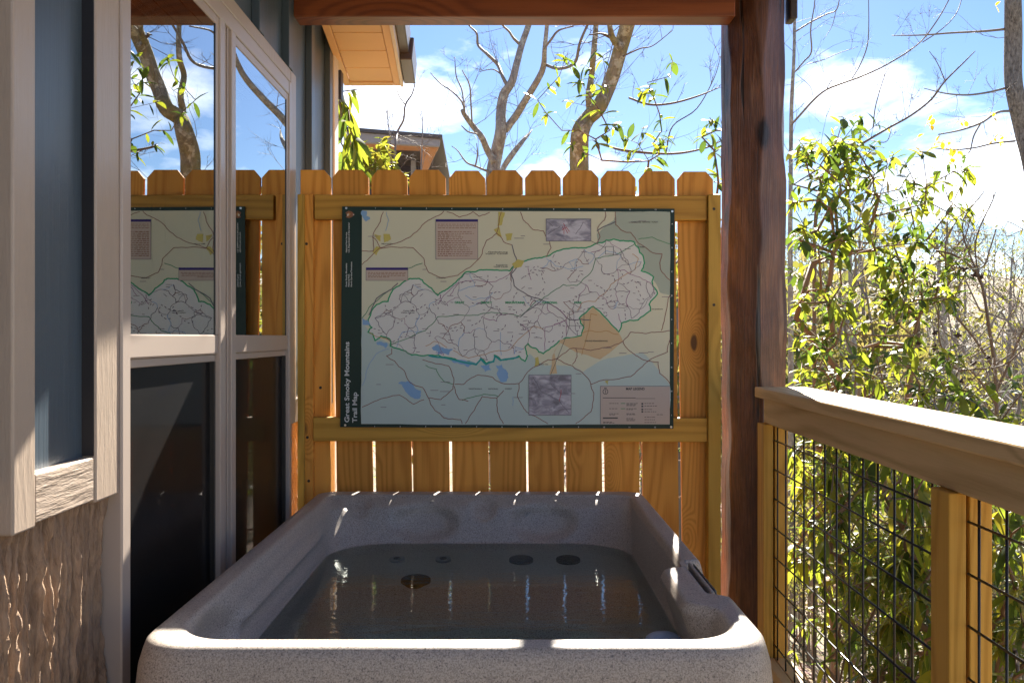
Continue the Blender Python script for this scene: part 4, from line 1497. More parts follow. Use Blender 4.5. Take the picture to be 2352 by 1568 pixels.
def grow(starts, tips, step=.16, jit=.03, bias=.35, r_tip=.0018, power=.5, sag=0.0):
    """joins every tip to the nearest point of the growing skeleton; returns paths with radii and each tip's direction.
    starts = list of polylines (np arrays of x,y,z) that exist already"""
    pos, par = [], []
    for s in starts:
        prev = -1
        for q in s:
            if prev == -1 and len(pos):
                d = np.linalg.norm(np.array(pos) - np.array(q[:3]), axis=1)
                j = int(d.argmin())
                if d[j] < 0.35:
                    prev = j
            pos.append(np.array(q[:3], dtype=float))
            par.append(prev)
            prev = len(pos) - 1
    nst = len(pos)
    base = pos[0]
    tips = sorted([np.array(p, dtype=float) for p in tips], key=lambda p: np.linalg.norm(p - base))
    depth = [0.0] * len(pos)
    for i in range(len(pos)):
        if par[i] >= 0:
            depth[i] = depth[par[i]] + np.linalg.norm(pos[i] - pos[par[i]])
    ends = []
    for tp in tips:
        A = np.array(pos)
        d = np.linalg.norm(A - tp, axis=1)
        cost = d + bias * np.array(depth) * 0.3 + np.maximum(0, A[:, 2] - tp[2]) * .8
        j = int(cost.argmin())
        L = d[j]
        n = max(1, int(L / step))
        a = pos[j]
        # bends upward: leave the parent sideways then rise
        for k in range(1, n + 1):
            t_ = k / n
            p = a * (1 - t_) + tp * t_
            bow = math.sin(math.pi * t_) * L * 0.12
            p = p + np.array([0, 0, -bow]) + (RNG.normal(0, jit, 3) if k < n else 0)
            pos.append(p)
            par.append(j if k == 1 else len(pos) - 2)
            depth.append(depth[par[-1]] + np.linalg.norm(pos[-1] - pos[par[-1]]))
        ends.append(len(pos) - 1)
    cnt = [0] * len(pos)
    for e in ends:
        i = e
        while i >= 0:
            cnt[i] += 1
            i = par[i]
    kids = {}
    for i, p_ in enumerate(par):
        kids.setdefault(p_, []).append(i)
    rad = [r_tip * max(1, c_) ** power for c_ in cnt]
    paths = []

    def follow(i0, frm):
        stack = [(i0, frm)]
        while stack:
            i, f0 = stack.pop()
            path = [f0, i] if f0 >= 0 else [i]
            while True:
                ch = kids.get(i, [])
                if not ch:
                    break
                ch = sorted(ch, key=lambda q: -cnt[q])
                for o_ in ch[1:]:
                    stack.append((o_, i))
                i = ch[0]
                path.append(i)
            paths.append(path)
    for i0 in kids.get(-1, []):
        follow(i0, -1)
    dirs = {}
    for e in ends:
        p_ = par[e]
        dirs[e] = pos[e] - pos[p_] if p_ >= 0 else np.array([0, 0, 1.0])
    return pos, rad, paths, [(pos[e], dirs[e]) for e in ends]


def paths_to(mb_thick, mb_thin, pos, rad, paths, thr=.006, first_r=None):
    for path in paths:
        pts = [pos[i] for i in path]
        rr = [rad[i] for i in path]
        if len(path) > 1:
            rr[0] = min(rr[0], rr[1] * 1.15)
        big = max(rr) > thr
        (mb_thick if big else mb_thin).tube(pts, rr, 7 if big else 3, cap=big)


def shrub(name, base, tips, label, cat, group=None, kind='laurel', mat='laurel', leaf=.075, per=(5, 8), stem='stem_red', step=.12, jit=.018, drop=.35, starts=None, r_tip=.0016, limit=300, power=.5):
    root = thing(name, tuple(base), label, cat, group)
    st = starts or [np.array([tuple(base), (base[0], base[1], base[2] + .25)])]
    pos, rad, paths, ends = grow(st, tips, step, jit, r_tip=r_tip, power=power)
    A, B = MB(), MB()
    paths_to(A, B, pos, rad, paths, .0042)
    if A.v:
        A.build('stem', M[stem], root, smooth=True)
    if B.v:
        B.build('twigs', M[stem], root, smooth=True, kind='stuff')
    fr = []
    for p, d in ends:
        n = random.randint(*per)
        if n <= 0:
            continue
        fr += leaf_frames(p, d, n, leaf * random.uniform(.8, 1.15), drop)
    build_leaves(root, fr, kind, M[mat], limit=limit)
    return root


def cloud_tips(n, boxes):
    """boxes: (px0,px1,py0,py1,Y0,Y1,weight) regions in view; random world points in them"""
    w = np.array([b[6] for b in boxes], dtype=float)
    w /= w.sum()
    out = []
    for k in range(n):
        b = boxes[int(RNG.choice(len(boxes), p=w))]
        Y = random.uniform(b[4], b[5])
        q_ = P(random.uniform(b[0], b[1]), random.uniform(b[2], b[3]), Y)
        if b[0] > 1700 and q_.y < 3.75:
            q_.x = max(q_.x, 1.17 + 0.024 * q_.y + random.uniform(0, .12))
        out.append(tuple(q_))
    return out


def gz(x, y):
    return ground_h(x, y)


# --- the tall laurel at the right, above the railing
specs = [
    ('laurel_shrub', (1.80, 4.9), [(1815, 1990, 300, 560, 4.4, 5.4, 1.1), (1850, 2040, 250, 420, 4.5, 5.3, .7), (1990, 2130, 340, 600, 4.6, 5.6, .8), (1815, 1950, 500, 800, 4.3, 5.2, .9)], 165,
     'tall laurel shrub with green leaves against the sky, just right of the log post', .088),
    ('laurel_shrub', (2.45, 5.3), [(2000, 2230, 560, 700, 4.8, 5.7, 1.3), (2060, 2240, 370, 560, 4.9, 5.8, .7), (1900, 2120, 640, 800, 4.7, 5.6, .8)], 125,
     'laurel shrub with a drooping dark leafy bough, right of the tall one by the post', .092),
    ('laurel_shrub', (2.1, 4.3), [(1815, 2000, 760, 1000, 3.9, 4.6, 1), (1950, 2130, 800, 1050, 3.9, 4.8, 1)], 120,
     'bushy yellow-green laurel right above the far end of the railing cap', .075),
    ('laurel_shrub', (2.9, 4.4), [(2120, 2352, 860, 1100, 3.8, 4.8, 1), (2050, 2250, 800, 1000, 4.2, 5.0, .7), (2250, 2352, 940, 1050, 3.6, 4.2, .6)], 75,
     'low laurel with glossy leaves behind the middle of the railing cap', .085),
]
for (nm, (bx, by), boxes, n, lab, lf) in specs:
    shrub(nm, Vector((bx, by, gz(bx, by))), cloud_tips(n, boxes), lab, 'shrub', 'laurel shrubs beyond the railing', leaf=lf, per=(3, 7), stem='stem_red', jit=.04, r_tip=.0019)
# --- behind the wire mesh
mesh_specs = [
    ((1.55, 3.7), [(1800, 2010, 1000, 1330, 3.5, 4.2, 1), (1830, 2000, 980, 1200, 3.7, 4.4, .6)], 95, 'broad-leaved rhododendron behind the wire mesh next to the post', 'rhodo', .115),
    ((1.75, 3.2), [(1800, 2100, 1300, 1620, 2.9, 3.9, 1)], 95, 'low rhododendron behind the bottom of the first wire panel', 'rhodo', .09),
    ((1.9, 3.0), [(1960, 2150, 1000, 1330, 2.9, 3.8, 1), (2000, 2200, 1200, 1580, 2.6, 3.3, 1)], 110, 'dense green rhododendron behind the wire mesh, left of the middle railing post', 'rhodo', .10),
    ((2.0, 2.4), [(2240, 2400, 1130, 1600, 2.2, 3.1, 1)], 75, 'rhododendron behind the wire mesh, right of the middle railing post', 'rhodo', .09),
    ((2.9, 3.9), [(2100, 2400, 1000, 1300, 3.4, 4.6, 1), (1850, 2100, 1000, 1500, 4.4, 5.2, 1)], 110, 'sunlit rhododendron further down the slope behind the railing mesh', 'rhodo', .10),
]
for ((bx, by), boxes, n, lab, kd, lf) in mesh_specs:
    shrub('rhododendron_shrub', Vector((bx, by, gz(bx, by))), cloud_tips(n, boxes), lab, 'shrub', 'rhododendrons behind the wire mesh', kind='rhodo', mat='rhodo', leaf=lf, per=(5, 8), drop=.6, jit=.03, r_tip=.002)
# --- at the left, above the fence
shrub('rhododendron_shrub', P(800, 800, 4.6) + Vector((0, 0, -1.6)), [tuple(P(*q)) for q in ((800, 252, 4.5), (806, 305, 4.5), (790, 340, 4.7), (820, 330, 4.6), (777, 212, 4.9), (822, 205, 4.9))],
      'rhododendron with long drooping yellow-green leaves in front of the neighbouring cabin', 'shrub', kind='rhodo', mat='rhodo', leaf=.19, per=(6, 8), drop=1.5, r_tip=.003)
shrub('laurel_shrub', P(860, 800, 5.2) + Vector((0, 0, -1.4)), cloud_tips(130, [(800, 890, 320, 420, 4.9, 5.5, 1), (850, 930, 370, 430, 4.9, 5.5, .8), (770, 830, 370, 470, 4.8, 5.3, .6), (1020, 1130, 430, 900, 4.6, 5.4, .5), (840, 1000, 500, 1100, 4.8, 5.4, .6)]),
      'bright yellow-green laurel peeping over the second and third fence pickets', 'shrub', mat='spring', leaf=.085, per=(5, 8))
shrub('laurel_shrub', P(1700, 900, 4.6) + Vector((0, 0, -1.3)), [tuple(P(*q)) for q in ((1630, 270, 4.6), (1645, 300, 4.6), (1612, 315, 4.6), (1640, 345, 4.5), (1650, 420, 4.6), (1648, 395, 4.6), (1690, 300, 4.7), (1700, 420, 4.7))],
      'few laurel sprays poking out left of the log post over the fence', 'shrub', mat='laurel', leaf=.085, per=(5, 7), r_tip=.0022)
shrub('laurel_shrub', P(1440, 900, 5.0) + Vector((0, 0, -1.5)),
      [tuple(P(*q)) for q in ((1300, 130, 5.1), (1345, 150, 5.0), (1372, 175, 5.0), (1385, 130, 5.2), (1330, 180, 4.9), (1350, 215, 5.0), (1285, 175, 5.1), (1262, 200, 5.1), (1310, 235, 5.0), (1395, 200, 5.1), (1375, 250, 5.0),
                              (1250, 255, 5.0), (1235, 230, 5.1), (1400, 300, 5.0), (1368, 320, 5.0), (1420, 280, 5.0), (1435, 315, 5.1), (1340, 350, 4.9), (1545, 140, 5.1), (1540, 175, 5.0), (1487, 190, 5.0), (1470, 210, 5.0), (1498, 215, 5.0),
                              (1515, 262, 5.0), (1480, 290, 4.9), (1520, 300, 5.0), (1500, 330, 5.0), (1465, 330, 5.0), (1515, 355, 5.0), (1490, 370, 5.0), (1448, 345, 4.9), (1330, 300, 5.1), (1310, 330, 5.0), (1290, 300, 5.1), (1530, 320, 5.1))],
      'slender laurel with scattered leaf sprays in front of the leaning mossy trunk', 'shrub', mat='laurel', leaf=.085, per=(3, 6), r_tip=.0016, power=.42)
# more cover filling the gaps between pickets
shrub('laurel_shrub', P(1200, 1100, 5.6) + Vector((0, 0, -1.0)), cloud_tips(90, [(1100, 1640, 480, 1150, 5.0, 6.2, 1), (780, 1100, 560, 1150, 5.6, 6.4, .8)]),
      'laurel thicket glimpsed through the gaps between the fence pickets', 'shrub', mat='laurel', leaf=.10, per=(5, 8), limit=60)


# --- trees
def tree(name, mainpaths, label, cat='tree', group=None, bark='bark_grey', twigmat='twig_grey', twigs=40, reach=(.25, .9), r_tip=.002, leaf=None, blossoms=0, down=2.0, updir=.6, from_idx=0, thin=.0032):
    """mainpaths: rows (x,y,z,r); the first one is the trunk"""
    p0 = mainpaths[0][0]
    base = Vector((p0[0], p0[1], min(gz(p0[0], p0[1]) - .05, p0[2] - .2)))
    root = thing(name, tuple(base), label, cat, group)
    rows = [(base.x, base.y, base.z, p0[3] * 1.12)] + [tuple(r) for r in mainpaths[0]]
    MB().tube([r[:3] for r in rows], [r[3] for r in rows], 14).build('trunk', M[bark], root, smooth=True)
    for mp in mainpaths[1:]:
        big = max(r[3] for r in mp) > .02
        MB().tube([r[:3] for r in mp], [r[3] for r in mp], 10 if big else 6).build('branch', M[bark] if big else M[twigmat], root, smooth=True)
    if twigs:
        B = MB()
        ends = []
        cand = []
        for mp in mainpaths[from_idx:]:
            for i in range(len(mp) - 1):
                r_ = mp[i][3]
                seg = np.linalg.norm(np.array(mp[i + 1][:3]) - np.array(mp[i][:3]))
                cand.append((mp[i], mp[i + 1], seg * (2.5 if r_ < .03 else 1.0)))
        w = np.array([c_[2] for c_ in cand])
        w /= w.sum()
        for k in range(twigs):
            a, b, _s = cand[int(RNG.choice(len(cand), p=w))]
            tt = random.random()
            s = np.array(a[:3]) * (1 - tt) + np.array(b[:3]) * tt
            ax = np.array(b[:3]) - np.array(a[:3])
            ax /= max(1e-6, np.linalg.norm(ax))
            d = ax * random.uniform(.1, .8) + RNG.normal(0, .8, 3) + np.array([0, 0, updir])
            d /= np.linalg.norm(d)
            L = random.uniform(*reach) * min(1.0, .35 + a[3] * 30)

            def run(s, d, L, r, lv):
                n = max(3, int(L / .09))
                pts = [s]
                for q in range(n):
                    d = d + RNG.normal(0, .16, 3) + np.array([0, 0, .05])
                    d /= np.linalg.norm(d)
                    pts.append(pts[-1] + d * L / n)
                B.tube(pts, [r * (1 - .75 * q / n) for q in range(n + 1)], 3 if r < .005 else 5, cap=False)
                ends.append((pts[-1], d))
                if lv:
                    for q in range(random.randint(2, 4)):
                        i_ = random.randint(1, n - 1)
                        d2 = d + RNG.normal(0, .6, 3)
                        d2 /= np.linalg.norm(d2)
                        run(pts[i_], d2, L * random.uniform(.3, .6), max(r * .55, r_tip * .5), lv - 1)
            run(s, d, L, max(r_tip, min(a[3] * .3, thin)), 2)
        B.build('twigs', M[twigmat], root, smooth=True, kind='stuff')
        if leaf:
            fr = []
            for p, d in ends:
                if random.random() < leaf[1]:
                    fr += leaf_frames(p, d, random.randint(1, 3), leaf[2])
            build_leaves(root, fr, leaf[0], M[leaf[3]], limit=120)
    return root


# Y-shaped grey tree over the fence, left of centre
Yt = 6.6
D2 = lambda x, y: (661.5 + .336 * x, .336 * y)          # coordinates read off the second enlargement
D3 = lambda x, y: (1568 + .336 * x, .336 * y)


RSC = [1.0]


def pp(fn, pts, Y0, Y1=None, n=5, jit=0.0, wob=.08):
    return pixpath([(*fn(q[0], q[1]), q[2] * RSC[0]) for q in pts], Y0, Y1, n=n, jit=jit, wob=wob)


RSC[0] = 1.22
A_paths = [
    pp(D2, [(1400, 1900, 15), (1395, 1500, 14), (1400, 1200, 13), (1425, 1050, 12), (1455, 900, 11), (1455, 780, 9.5), (1475, 650, 9), (1530, 560, 7.5), (1565, 430, 6.5), (1600, 300, 6), (1650, 150, 5.5), (1700, -100, 4.5), (1720, -400, 3)], Yt, Yt + .1),
    pp(D2, [(1480, 895, 7), (1560, 790, 7), (1620, 690, 6.5), (1700, 560, 6), (1745, 460, 5.5), (1755, 330, 4.5), (1770, 175, 4), (1790, -100, 3)], Yt, Yt - .7),
    pp(D2, [(1410, 1110, 7), (1360, 1020, 6.5), (1325, 940, 6), (1270, 870, 5.5), (1210, 790, 4.5), (1190, 755, 3.5)], Yt, Yt - .4),
    pp(D2, [(1500, 590, 4), (1465, 520, 3.5), (1430, 440, 3.2), (1360, 370, 3), (1300, 310, 2.6), (1290, 230, 2), (1235, 170, 1.6), (1180, 60, 1)], Yt, Yt + .5),
    pp(D2, [(1580, 300, 3), (1540, 260, 2.5), (1510, 215, 2.2), (1465, 170, 1.8), (1400, 60, 1)], Yt, Yt - .4),
    pp(D2, [(1425, 1300, 4), (1470, 1155, 5), (1530, 1060, 5.5), (1600, 970, 4), (1635, 930, 3), (1668, 890, .8)], Yt, Yt + .5),
    pp(D2, [(1210, 790, 2), (1190, 700, 1.7), (1120, 625, 1.5), (1040, 570, 1.2), (975, 500, .8)], Yt - .4, Yt - .7),
    pp(D2, [(1205, 760, 1.8), (1190, 620, 1.5), (1150, 520, 1.2), (1140, 390, .7)], Yt - .4, Yt - .1),
    pp(D2, [(1258, 840, 1.8), (1250, 700, 1.6), (1240, 580, 1.4), (1190, 480, .8)], Yt - .35, Yt - .6),
    pp(D2, [(1385, 1180, 2.5), (1290, 1140, 2), (1220, 1110, 1.6), (1160, 1030, 1), (1120, 1000, .7)], Yt, Yt - .5),
    pp(D2, [(1280, 1140, 1.6), (1295, 1060, 1.4), (1290, 980, .8)], Yt - .25, Yt - .4),
    pp(D2, [(1290, 915, 1.8), (1230, 900, 1.5), (1185, 860, .8)], Yt - .3, Yt - .4),
    pp(D2, [(1750, 440, 3), (1850, 470, 3), (1960, 430, 3), (2000, 280, 2.6), (2100, 60, 2)], Yt - .4, Yt - 1.0),
    pp(D2, [(1460, 510, 1.6), (1400, 475, 1.2), (1310, 490, .7)], Yt + .1, Yt - .1),
    pp(D2, [(1755, 330, 2), (1800, 270, 2.4), (1850, 210, 2), (1950, 180, 1.4)], Yt - .6, Yt - .9),
]
tree('grey_tree', A_paths, 'bare Y-forked grey tree rising behind the middle of the fence', twigs=42, reach=(.2, .75))

# leaning mossy tree, right of centre
Ym = 5.85
RSC[0] = 1.12
B_paths = [
    pp(D2, [(1985, 1900, 22), (1985, 1500, 21), (1992, 1200, 20), (1990, 1050, 20), (2000, 900, 18.5), (2050, 810, 16), (2120, 740, 16), (2180, 620, 15), (2225, 500, 15), (2260, 380, 15), (2300, 240, 15.5), (2340, 100, 15), (2400, -150, 14), (2440, -500, 12)], Ym, Ym - .25),
    pp(D2, [(2050, 830, 8), (2060, 750, 7), (2055, 650, 6.5), (2075, 520, 6), (2085, 400, 6), (2100, 250, 5.5), (2110, 100, 5), (2130, -150, 4)], Ym, Ym + .25),
    pp(D2, [(2280, 330, 8), (2240, 290, 8), (2215, 250, 6.5), (2200, 180, 5.5), (2190, 60, 5)], Ym - .2, Ym - .4),
    pp(D2, [(2230, 270, 4), (2170, 240, 3), (2130, 230, 2), (2060, 240, 1.4)], Ym - .3, Ym - .6),
    pixpath([(1395, 335, 2.5), (1430, 345, 3), (1500, 352, 3), (1560, 352, 2.6), (1620, 340, 2), (1660, 322, 1.2)], Ym - .1, Ym - .7, wob=.05),
    pixpath([(1445, 225, 2.5), (1490, 240, 2.6), (1540, 238, 2.4), (1600, 222, 2), (1655, 200, 1)], Ym - .2, Ym - .5, wob=.05),
    pixpath([(1430, 130, 2), (1470, 112, 1.6), (1500, 105, 1.2), (1545, 70, .8)], Ym - .2, Ym - .3),
    pixpath([(1530, 350, 1.6), (1545, 290, 1.5), (1600, 250, 1.4), (1640, 180, 1), (1655, 130, .7)], Ym - .4, Ym - .2),
]
tree('mossy_tree', B_paths, 'mottled mossy trunk that bends and leans right over the fence', bark='bark_moss', twigmat='twig', twigs=42, reach=(.2, .8), from_idx=0)

# bare branchlets in front of the neighbouring cabin
RSC[0] = 1.0
for pts, lab in (([(720, 1250, 2.6), (735, 1000, 2.4), (750, 900, 2.3), (790, 820, 2.2), (802, 720, 2.1), (850, 640, 1.6), (870, 560, 1)], 'bare forked sapling rising in front of the neighbouring cabin roof'),
                 ([(690, 1250, 1.6), (700, 1000, 1.5), (680, 800, 1.2), (675, 730, 1)], 'thin straight bare sapling left of the forked one'),):
    tree('sapling', [pp(D2, pts, 5.7, 5.9)] + ([pp(D2, [(800, 715, 1.6), (755, 650, 1.3), (745, 590, .8)], 5.85, 5.8)] if len(pts) > 5 else []), lab, group='saplings by the neighbouring cabin', bark='twig_grey', twigs=14, reach=(.2, .6), r_tip=.0015)
tree('sapling', [pp(D2, [(905, 1250, 2), (915, 1050, 1.8), (920, 850, 1), (915, 760, .6)], 6.2)], 'thin pale sapling at the right end of the neighbouring cabin', group='saplings by the neighbouring cabin', bark='twig_grey', twigs=16, reach=(.2, .5), r_tip=.0015)

# slim tree immediately right of the log post, with long arching limbs
Yd = 7.5
RSC[0] = 0.62
D_paths = [
    pp(D3, [(740, 2400, 10), (735, 1700, 9), (738, 1300, 8), (740, 1000, 7.5), (745, 700, 7), (760, 400, 6), (765, 150, 5.5), (770, -200, 5)], Yd, Yd + .2),
    pp(D3, [(745, 850, 4.5), (800, 790, 4.2), (900, 680, 4), (990, 610, 3.8), (1120, 560, 3.6), (1230, 520, 3.4), (1400, 440, 3.1), (1600, 310, 2.8), (1720, 170, 2.3), (1830, -20, 2), (1900, -200, 1.5)], Yd, Yd - 1.5),
    pp(D3, [(1640, 290, 2.2), (1760, 210, 2), (1860, 110, 1.8), (1905, 0, 1.5), (1920, -150, 1)], Yd - 1.1, Yd - .9),
    pp(D3, [(770, 490, 3), (830, 420, 3), (880, 355, 2.8), (875, 200, 2.4), (900, 40, 2), (910, -100, 1.6)], Yd + .1, Yd - .3),
    pp(D3, [(775, 215, 3.2), (880, 150, 3), (980, 100, 2.6), (1050, 70, 2.2), (1075, -20, 1.5)], Yd + .1, Yd - .6),
    pp(D3, [(1150, 550, 2.4), (1210, 450, 2.3), (1260, 320, 2.2), (1272, 180, 1.8), (1270, -50, 1.4)], Yd - .5, Yd - .2),
    pp(D3, [(985, 610, 1.6), (1020, 550, 1.6), (1100, 520, 1.5), (1190, 465, 1.1)], Yd - .4, Yd - .6),
    pp(D3, [(850, 440, 1.8), (960, 410, 1.6), (1080, 360, 1.3), (1200, 320, .8)], Yd, Yd - .4),
    pp(D3, [(1050, 70, 1.4), (1020, 180, 1.2), (960, 275, .8)], Yd - .4, Yd - .5),
    pp(D3, [(895, 670, 1.2), (870, 590, 1.2), (780, 510, .8)], Yd - .3, Yd - .2),
]
tree('slim_tree', D_paths, 'slim bare tree directly right of the log post with long arching limbs', twigs=34, reach=(.2, .9), bark='bark_grey', twigmat='twig_grey', thin=.0028, r_tip=.0018)

RSC[0] = 0.75
E_paths = [
    pp(D3, [(900, 1700, 6), (920, 1400, 5.5), (1000, 1150, 4.5), (1200, 1000, 4), (1400, 880, 3.2), (1560, 790, 3), (1700, 680, 2.8), (1790, 560, 2.4), (1920, 430, 2), (2000, 350, 1.2)], 6.3, 5.6),
    pp(D3, [(1795, 555, 1.6), (1740, 430, 1.4), (1685, 350, .9)], 5.7, 5.6),
    pp(D3, [(1300, 880, 1.8), (1320, 720, 1.7), (1380, 520, 1.2), (1410, 465, .7)], 5.95, 5.8),
    pp(D3, [(1290, 960, 1.6), (1390, 970, 1.3), (1430, 880, .8)], 6.0, 5.8),
]
tree('arching_sapling', E_paths, 'thin sapling arching up to the right through the laurel leaves', twigs=16, reach=(.15, .5), bark='twig', twigmat='twig')

# thick trunk at the right edge
Yc = 6.8
RSC[0] = 1.0
C_paths = [
    pp(D3, [(2480, 2400, 20), (2440, 1500, 20), (2390, 1150, 19), (2330, 900, 19), (2275, 650, 19), (2258, 500, 19), (2260, 250, 19), (2258, 0, 18), (2250, -300, 16)], Yc, Yc),
    pp(D3, [(2215, 600, 3), (2100, 630, 2.6), (1950, 650, 2.2), (1800, 640, 1.6), (1650, 605, .8)], Yc, Yc - .5),
    pp(D3, [(2205, 200, 3), (2050, 215, 2.6), (1850, 225, 2.2), (1650, 240, 1.8), (1430, 245, .9)], Yc, Yc + .5),
    pp(D3, [(2250, 758, 3), (2150, 770, 2.8), (2040, 840, 2.6), (1900, 890, 2.2), (1750, 920, 1.6)], Yc, Yc - .6),
    pp(D3, [(2035, 845, 2), (1990, 930, 1.8), (1965, 1030, 1.4), (1930, 1070, .8)], Yc - .3, Yc - .3),
    pp(D3, [(2270, 965, 2.6), (2130, 980, 2.4), (2000, 1010, 2), (1850, 1025, 1.6), (1700, 1010, 1)], Yc, Yc - .6),
]
rt = tree('thick_trunk_tree', C_paths, 'thick dark furrowed trunk at the right edge of the view', bark='bark_far', twigs=22, reach=(.2, .7), updir=.3)
fr = []
for q in ((1412, 870), (1690, 820), (1700, 850), (1910, 830), (1945, 815), (2100, 775), (2125, 800), (2130, 945), (2190, 930), (2195, 970), (1620, 935), (1770, 970), (1820, 960), (1830, 1010), (1830, 1050), (1860, 1020), (1890, 1030), (1670, 850), (1740, 965), (2155, 30), (1850, 1075)):
    x, y = D3(*q)
    fr += leaf_frames(P(x, y, 6.3 + random.uniform(-.2, .2)), (random.uniform(-1, 1), -1, .3), 3, .045)
bl = rt
build_leaves(bl, fr, 'petal', M['petal'], name='blossom')

# bare bushy tree lower right with dark seed clusters
G_paths = [
    pixpath([(2300, 1150, 5), (2290, 960, 4.6), (2285, 850, 4.2), (2270, 740, 3.6), (2250, 640, 3.2), (2200, 590, 2.6), (2150, 575, 2)], 5.4, 5.2, wob=.1),
    pixpath([(2288, 900, 3.4), (2320, 830, 3), (2345, 770, 2.6), (2380, 700, 2)], 5.4, 5.2),
    pixpath([(2285, 850, 3), (2240, 780, 2.6), (2190, 720, 2.4), (2150, 660, 1.8), (2150, 600, 1)], 5.4, 5.6),
    pixpath([(2290, 930, 2.6), (2230, 850, 2.6), (2200, 850, 2.4), (2160, 790, 2), (2155, 700, 1.4)], 5.4, 5.0),
    pixpath([(2205, 850, 2), (2300, 840, 2), (2352, 800, 1.8), (2400, 770, 1.4)], 5.1, 4.8),
    pixpath([(2200, 850, 2), (2190, 900, 1.8), (2170, 950, 1.4)], 5.1, 5.0),
    pixpath([(2260, 680, 2), (2240, 560, 1.8), (2280, 460, 1.4), (2290, 430, .8)], 5.2, 5.4),
    pixpath([(2250, 640, 2), (2210, 520, 1.7), (2260, 440, 1.3)], 5.2, 5.3),
]
gt = tree('bare_bush', G_paths, 'tangled bare bush with dark seed clusters at the lower right', bark='twig', twigmat='twig', twigs=80, reach=(.25, .7), r_tip=.0018, thin=.003)
for (px, py) in ((2217, 617), (2238, 632), (2256, 634), (2200, 770), (2148, 762), (2110, 790), (2090, 778), (2078, 790), (2148, 798), (2237, 833), (2160, 815), (2180, 880), (2270, 822), (2205, 875), (2175, 905), (2135, 960)):
    c0 = P(px, py, 5.2 + random.uniform(-.1, .1))
    mb = MB()
    for k in range(7):
        d = Vector((random.gauss(0, 1), random.gauss(0, 1), random.gauss(0, 1))).normalized()
        mb.tube([c0 - d * .004, c0 + d * .014, c0 + d * .024], [.006, .007, .002], 5)
    mb.build('seed_cluster', M['bud'], gt)

for (bx, by, boxes, n, lab) in ((2.3, 5.9, [(1820, 2120, 420, 860, 5.4, 6.6, 1)], 120, 'tangle of fine grey twigs behind the tall laurel'),
                                (3.4, 6.2, [(2080, 2352, 470, 900, 5.6, 7.0, 1)], 110, 'tangle of fine bare twigs reaching to the right edge'),
                                (2.2, 3.6, [(1820, 2352, 900, 1560, 3.2, 4.6, 1)], 130, 'bare brown brushwood behind the wire mesh')):
    shrub('bare_brush', Vector((bx, by, gz(bx, by))), cloud_tips(n, boxes), lab, 'shrub', 'bare brush beyond the railing', mat='spring', leaf=.04, per=(0, 1), stem='twig_grey', jit=.045, r_tip=.0019, power=.42)

# --- neighbouring cabin over the fence
nbr = thing('neighbour_cabin', P(900, 700, 12) + Vector((0, 0, -2)), 'brown neighbouring cabin with grey roof edge beyond the left of the fence', 'cabin')
Yn = 12.0
nwall = plain('dark_brown_cabin_wall', (0.055, 0.040, 0.038), 0.7)
nroof = plain('grey_roof_edge', (0.26, 0.25, 0.27), 0.6)
nsoff = plain('orange_soffit', (0.42, 0.20, 0.09), 0.6)
Q = lambda x, y, Y: P(661.5 + .336 * x, .336 * y, Y)


def slab(pts, mat, name, d=.25):
    f_ = [tuple(p) for p in pts]
    b_ = [tuple(Vector(p) + Vector((0, d, 0))) for p in pts]
    n = len(f_)
    MB().add(f_ + b_, [tuple(range(n)), tuple(range(2 * n - 1, n - 1, -1))] + [(i, n + i, n + (i + 1) % n, (i + 1) % n) for i in range(n)]).build(name, mat, nbr)


slab([Q(380, 1700, Yn), Q(930, 1700, Yn), Q(930, 1020, Yn), Q(380, 975, Yn)], nwall, 'wall', 3.0)
slab([Q(380, 1020, Yn - .2), Q(930, 1060, Yn - .2), Q(930, 1030, Yn - .2), Q(380, 990, Yn - .2)], plain('cabin_grey_trim', (0.16, 0.13, 0.12), 0.6), 'trim_band', .15)
slab([Q(640, 1150, Yn - .05), Q(905, 1175, Yn - .05), Q(905, 1065, Yn - .05), Q(640, 1040, Yn - .05)], plain('cabin_window_dark', (0.035, 0.03, 0.045), 0.2), 'window', .04)
slab([Q(840, 1400, Yn - .3), Q(870, 1400, Yn - .3), Q(870, 1040, Yn - .3), Q(840, 1038, Yn - .3)], nroof, 'porch_post', .12)
# roof: fascia in front, soffit underneath, sheet on top
fa = [Q(380, 965, Yn - 1.2), Q(1030, 1000, Yn - 1.2), Q(1040, 950, Yn - 1.2), Q(380, 895, Yn - 1.2)]
slab(fa, nroof, 'roof_fascia', .08)
a0, a1 = Vector(fa[0]), Vector(fa[1])
MB().hexa([tuple(a0 + Vector((0, .1, .01))), tuple(a1 + Vector((0, .1, .01))), tuple(Q(935, 1210, Yn + 2)), tuple(Q(380, 1100, Yn + 2))],
          [tuple(a0 + Vector((0, .1, .07))), tuple(a1 + Vector((0, .1, .07))), tuple(Q(935, 1210, Yn + 2) + Vector((0, 0, .06))), tuple(Q(380, 1100, Yn + 2) + Vector((0, 0, .06)))]).build('soffit', nsoff, nbr)
slab([Q(905, 1190, Yn - .9), Q(940, 1190, Yn - .9), Q(1028, 1000, Yn - 1.1), Q(905, 990, Yn - 1.1)], nsoff, 'gable_end', .06)
b0, b1 = Vector(fa[3]), Vector(fa[2])
MB().hexa([tuple(b0 + Vector((0, -.05, 0))), tuple(b1 + Vector((.03, -.05, 0))), tuple(b1 + Vector((0, 4, -.5))), tuple(b0 + Vector((0, 4, -.5)))],
          [tuple(b0 + Vector((0, -.05, .04))), tuple(b1 + Vector((.03, -.05, .04))), tuple(b1 + Vector((0, 4, -.46))), tuple(b0 + Vector((0, 4, -.46)))]).build('roof', M['gutter'], nbr)

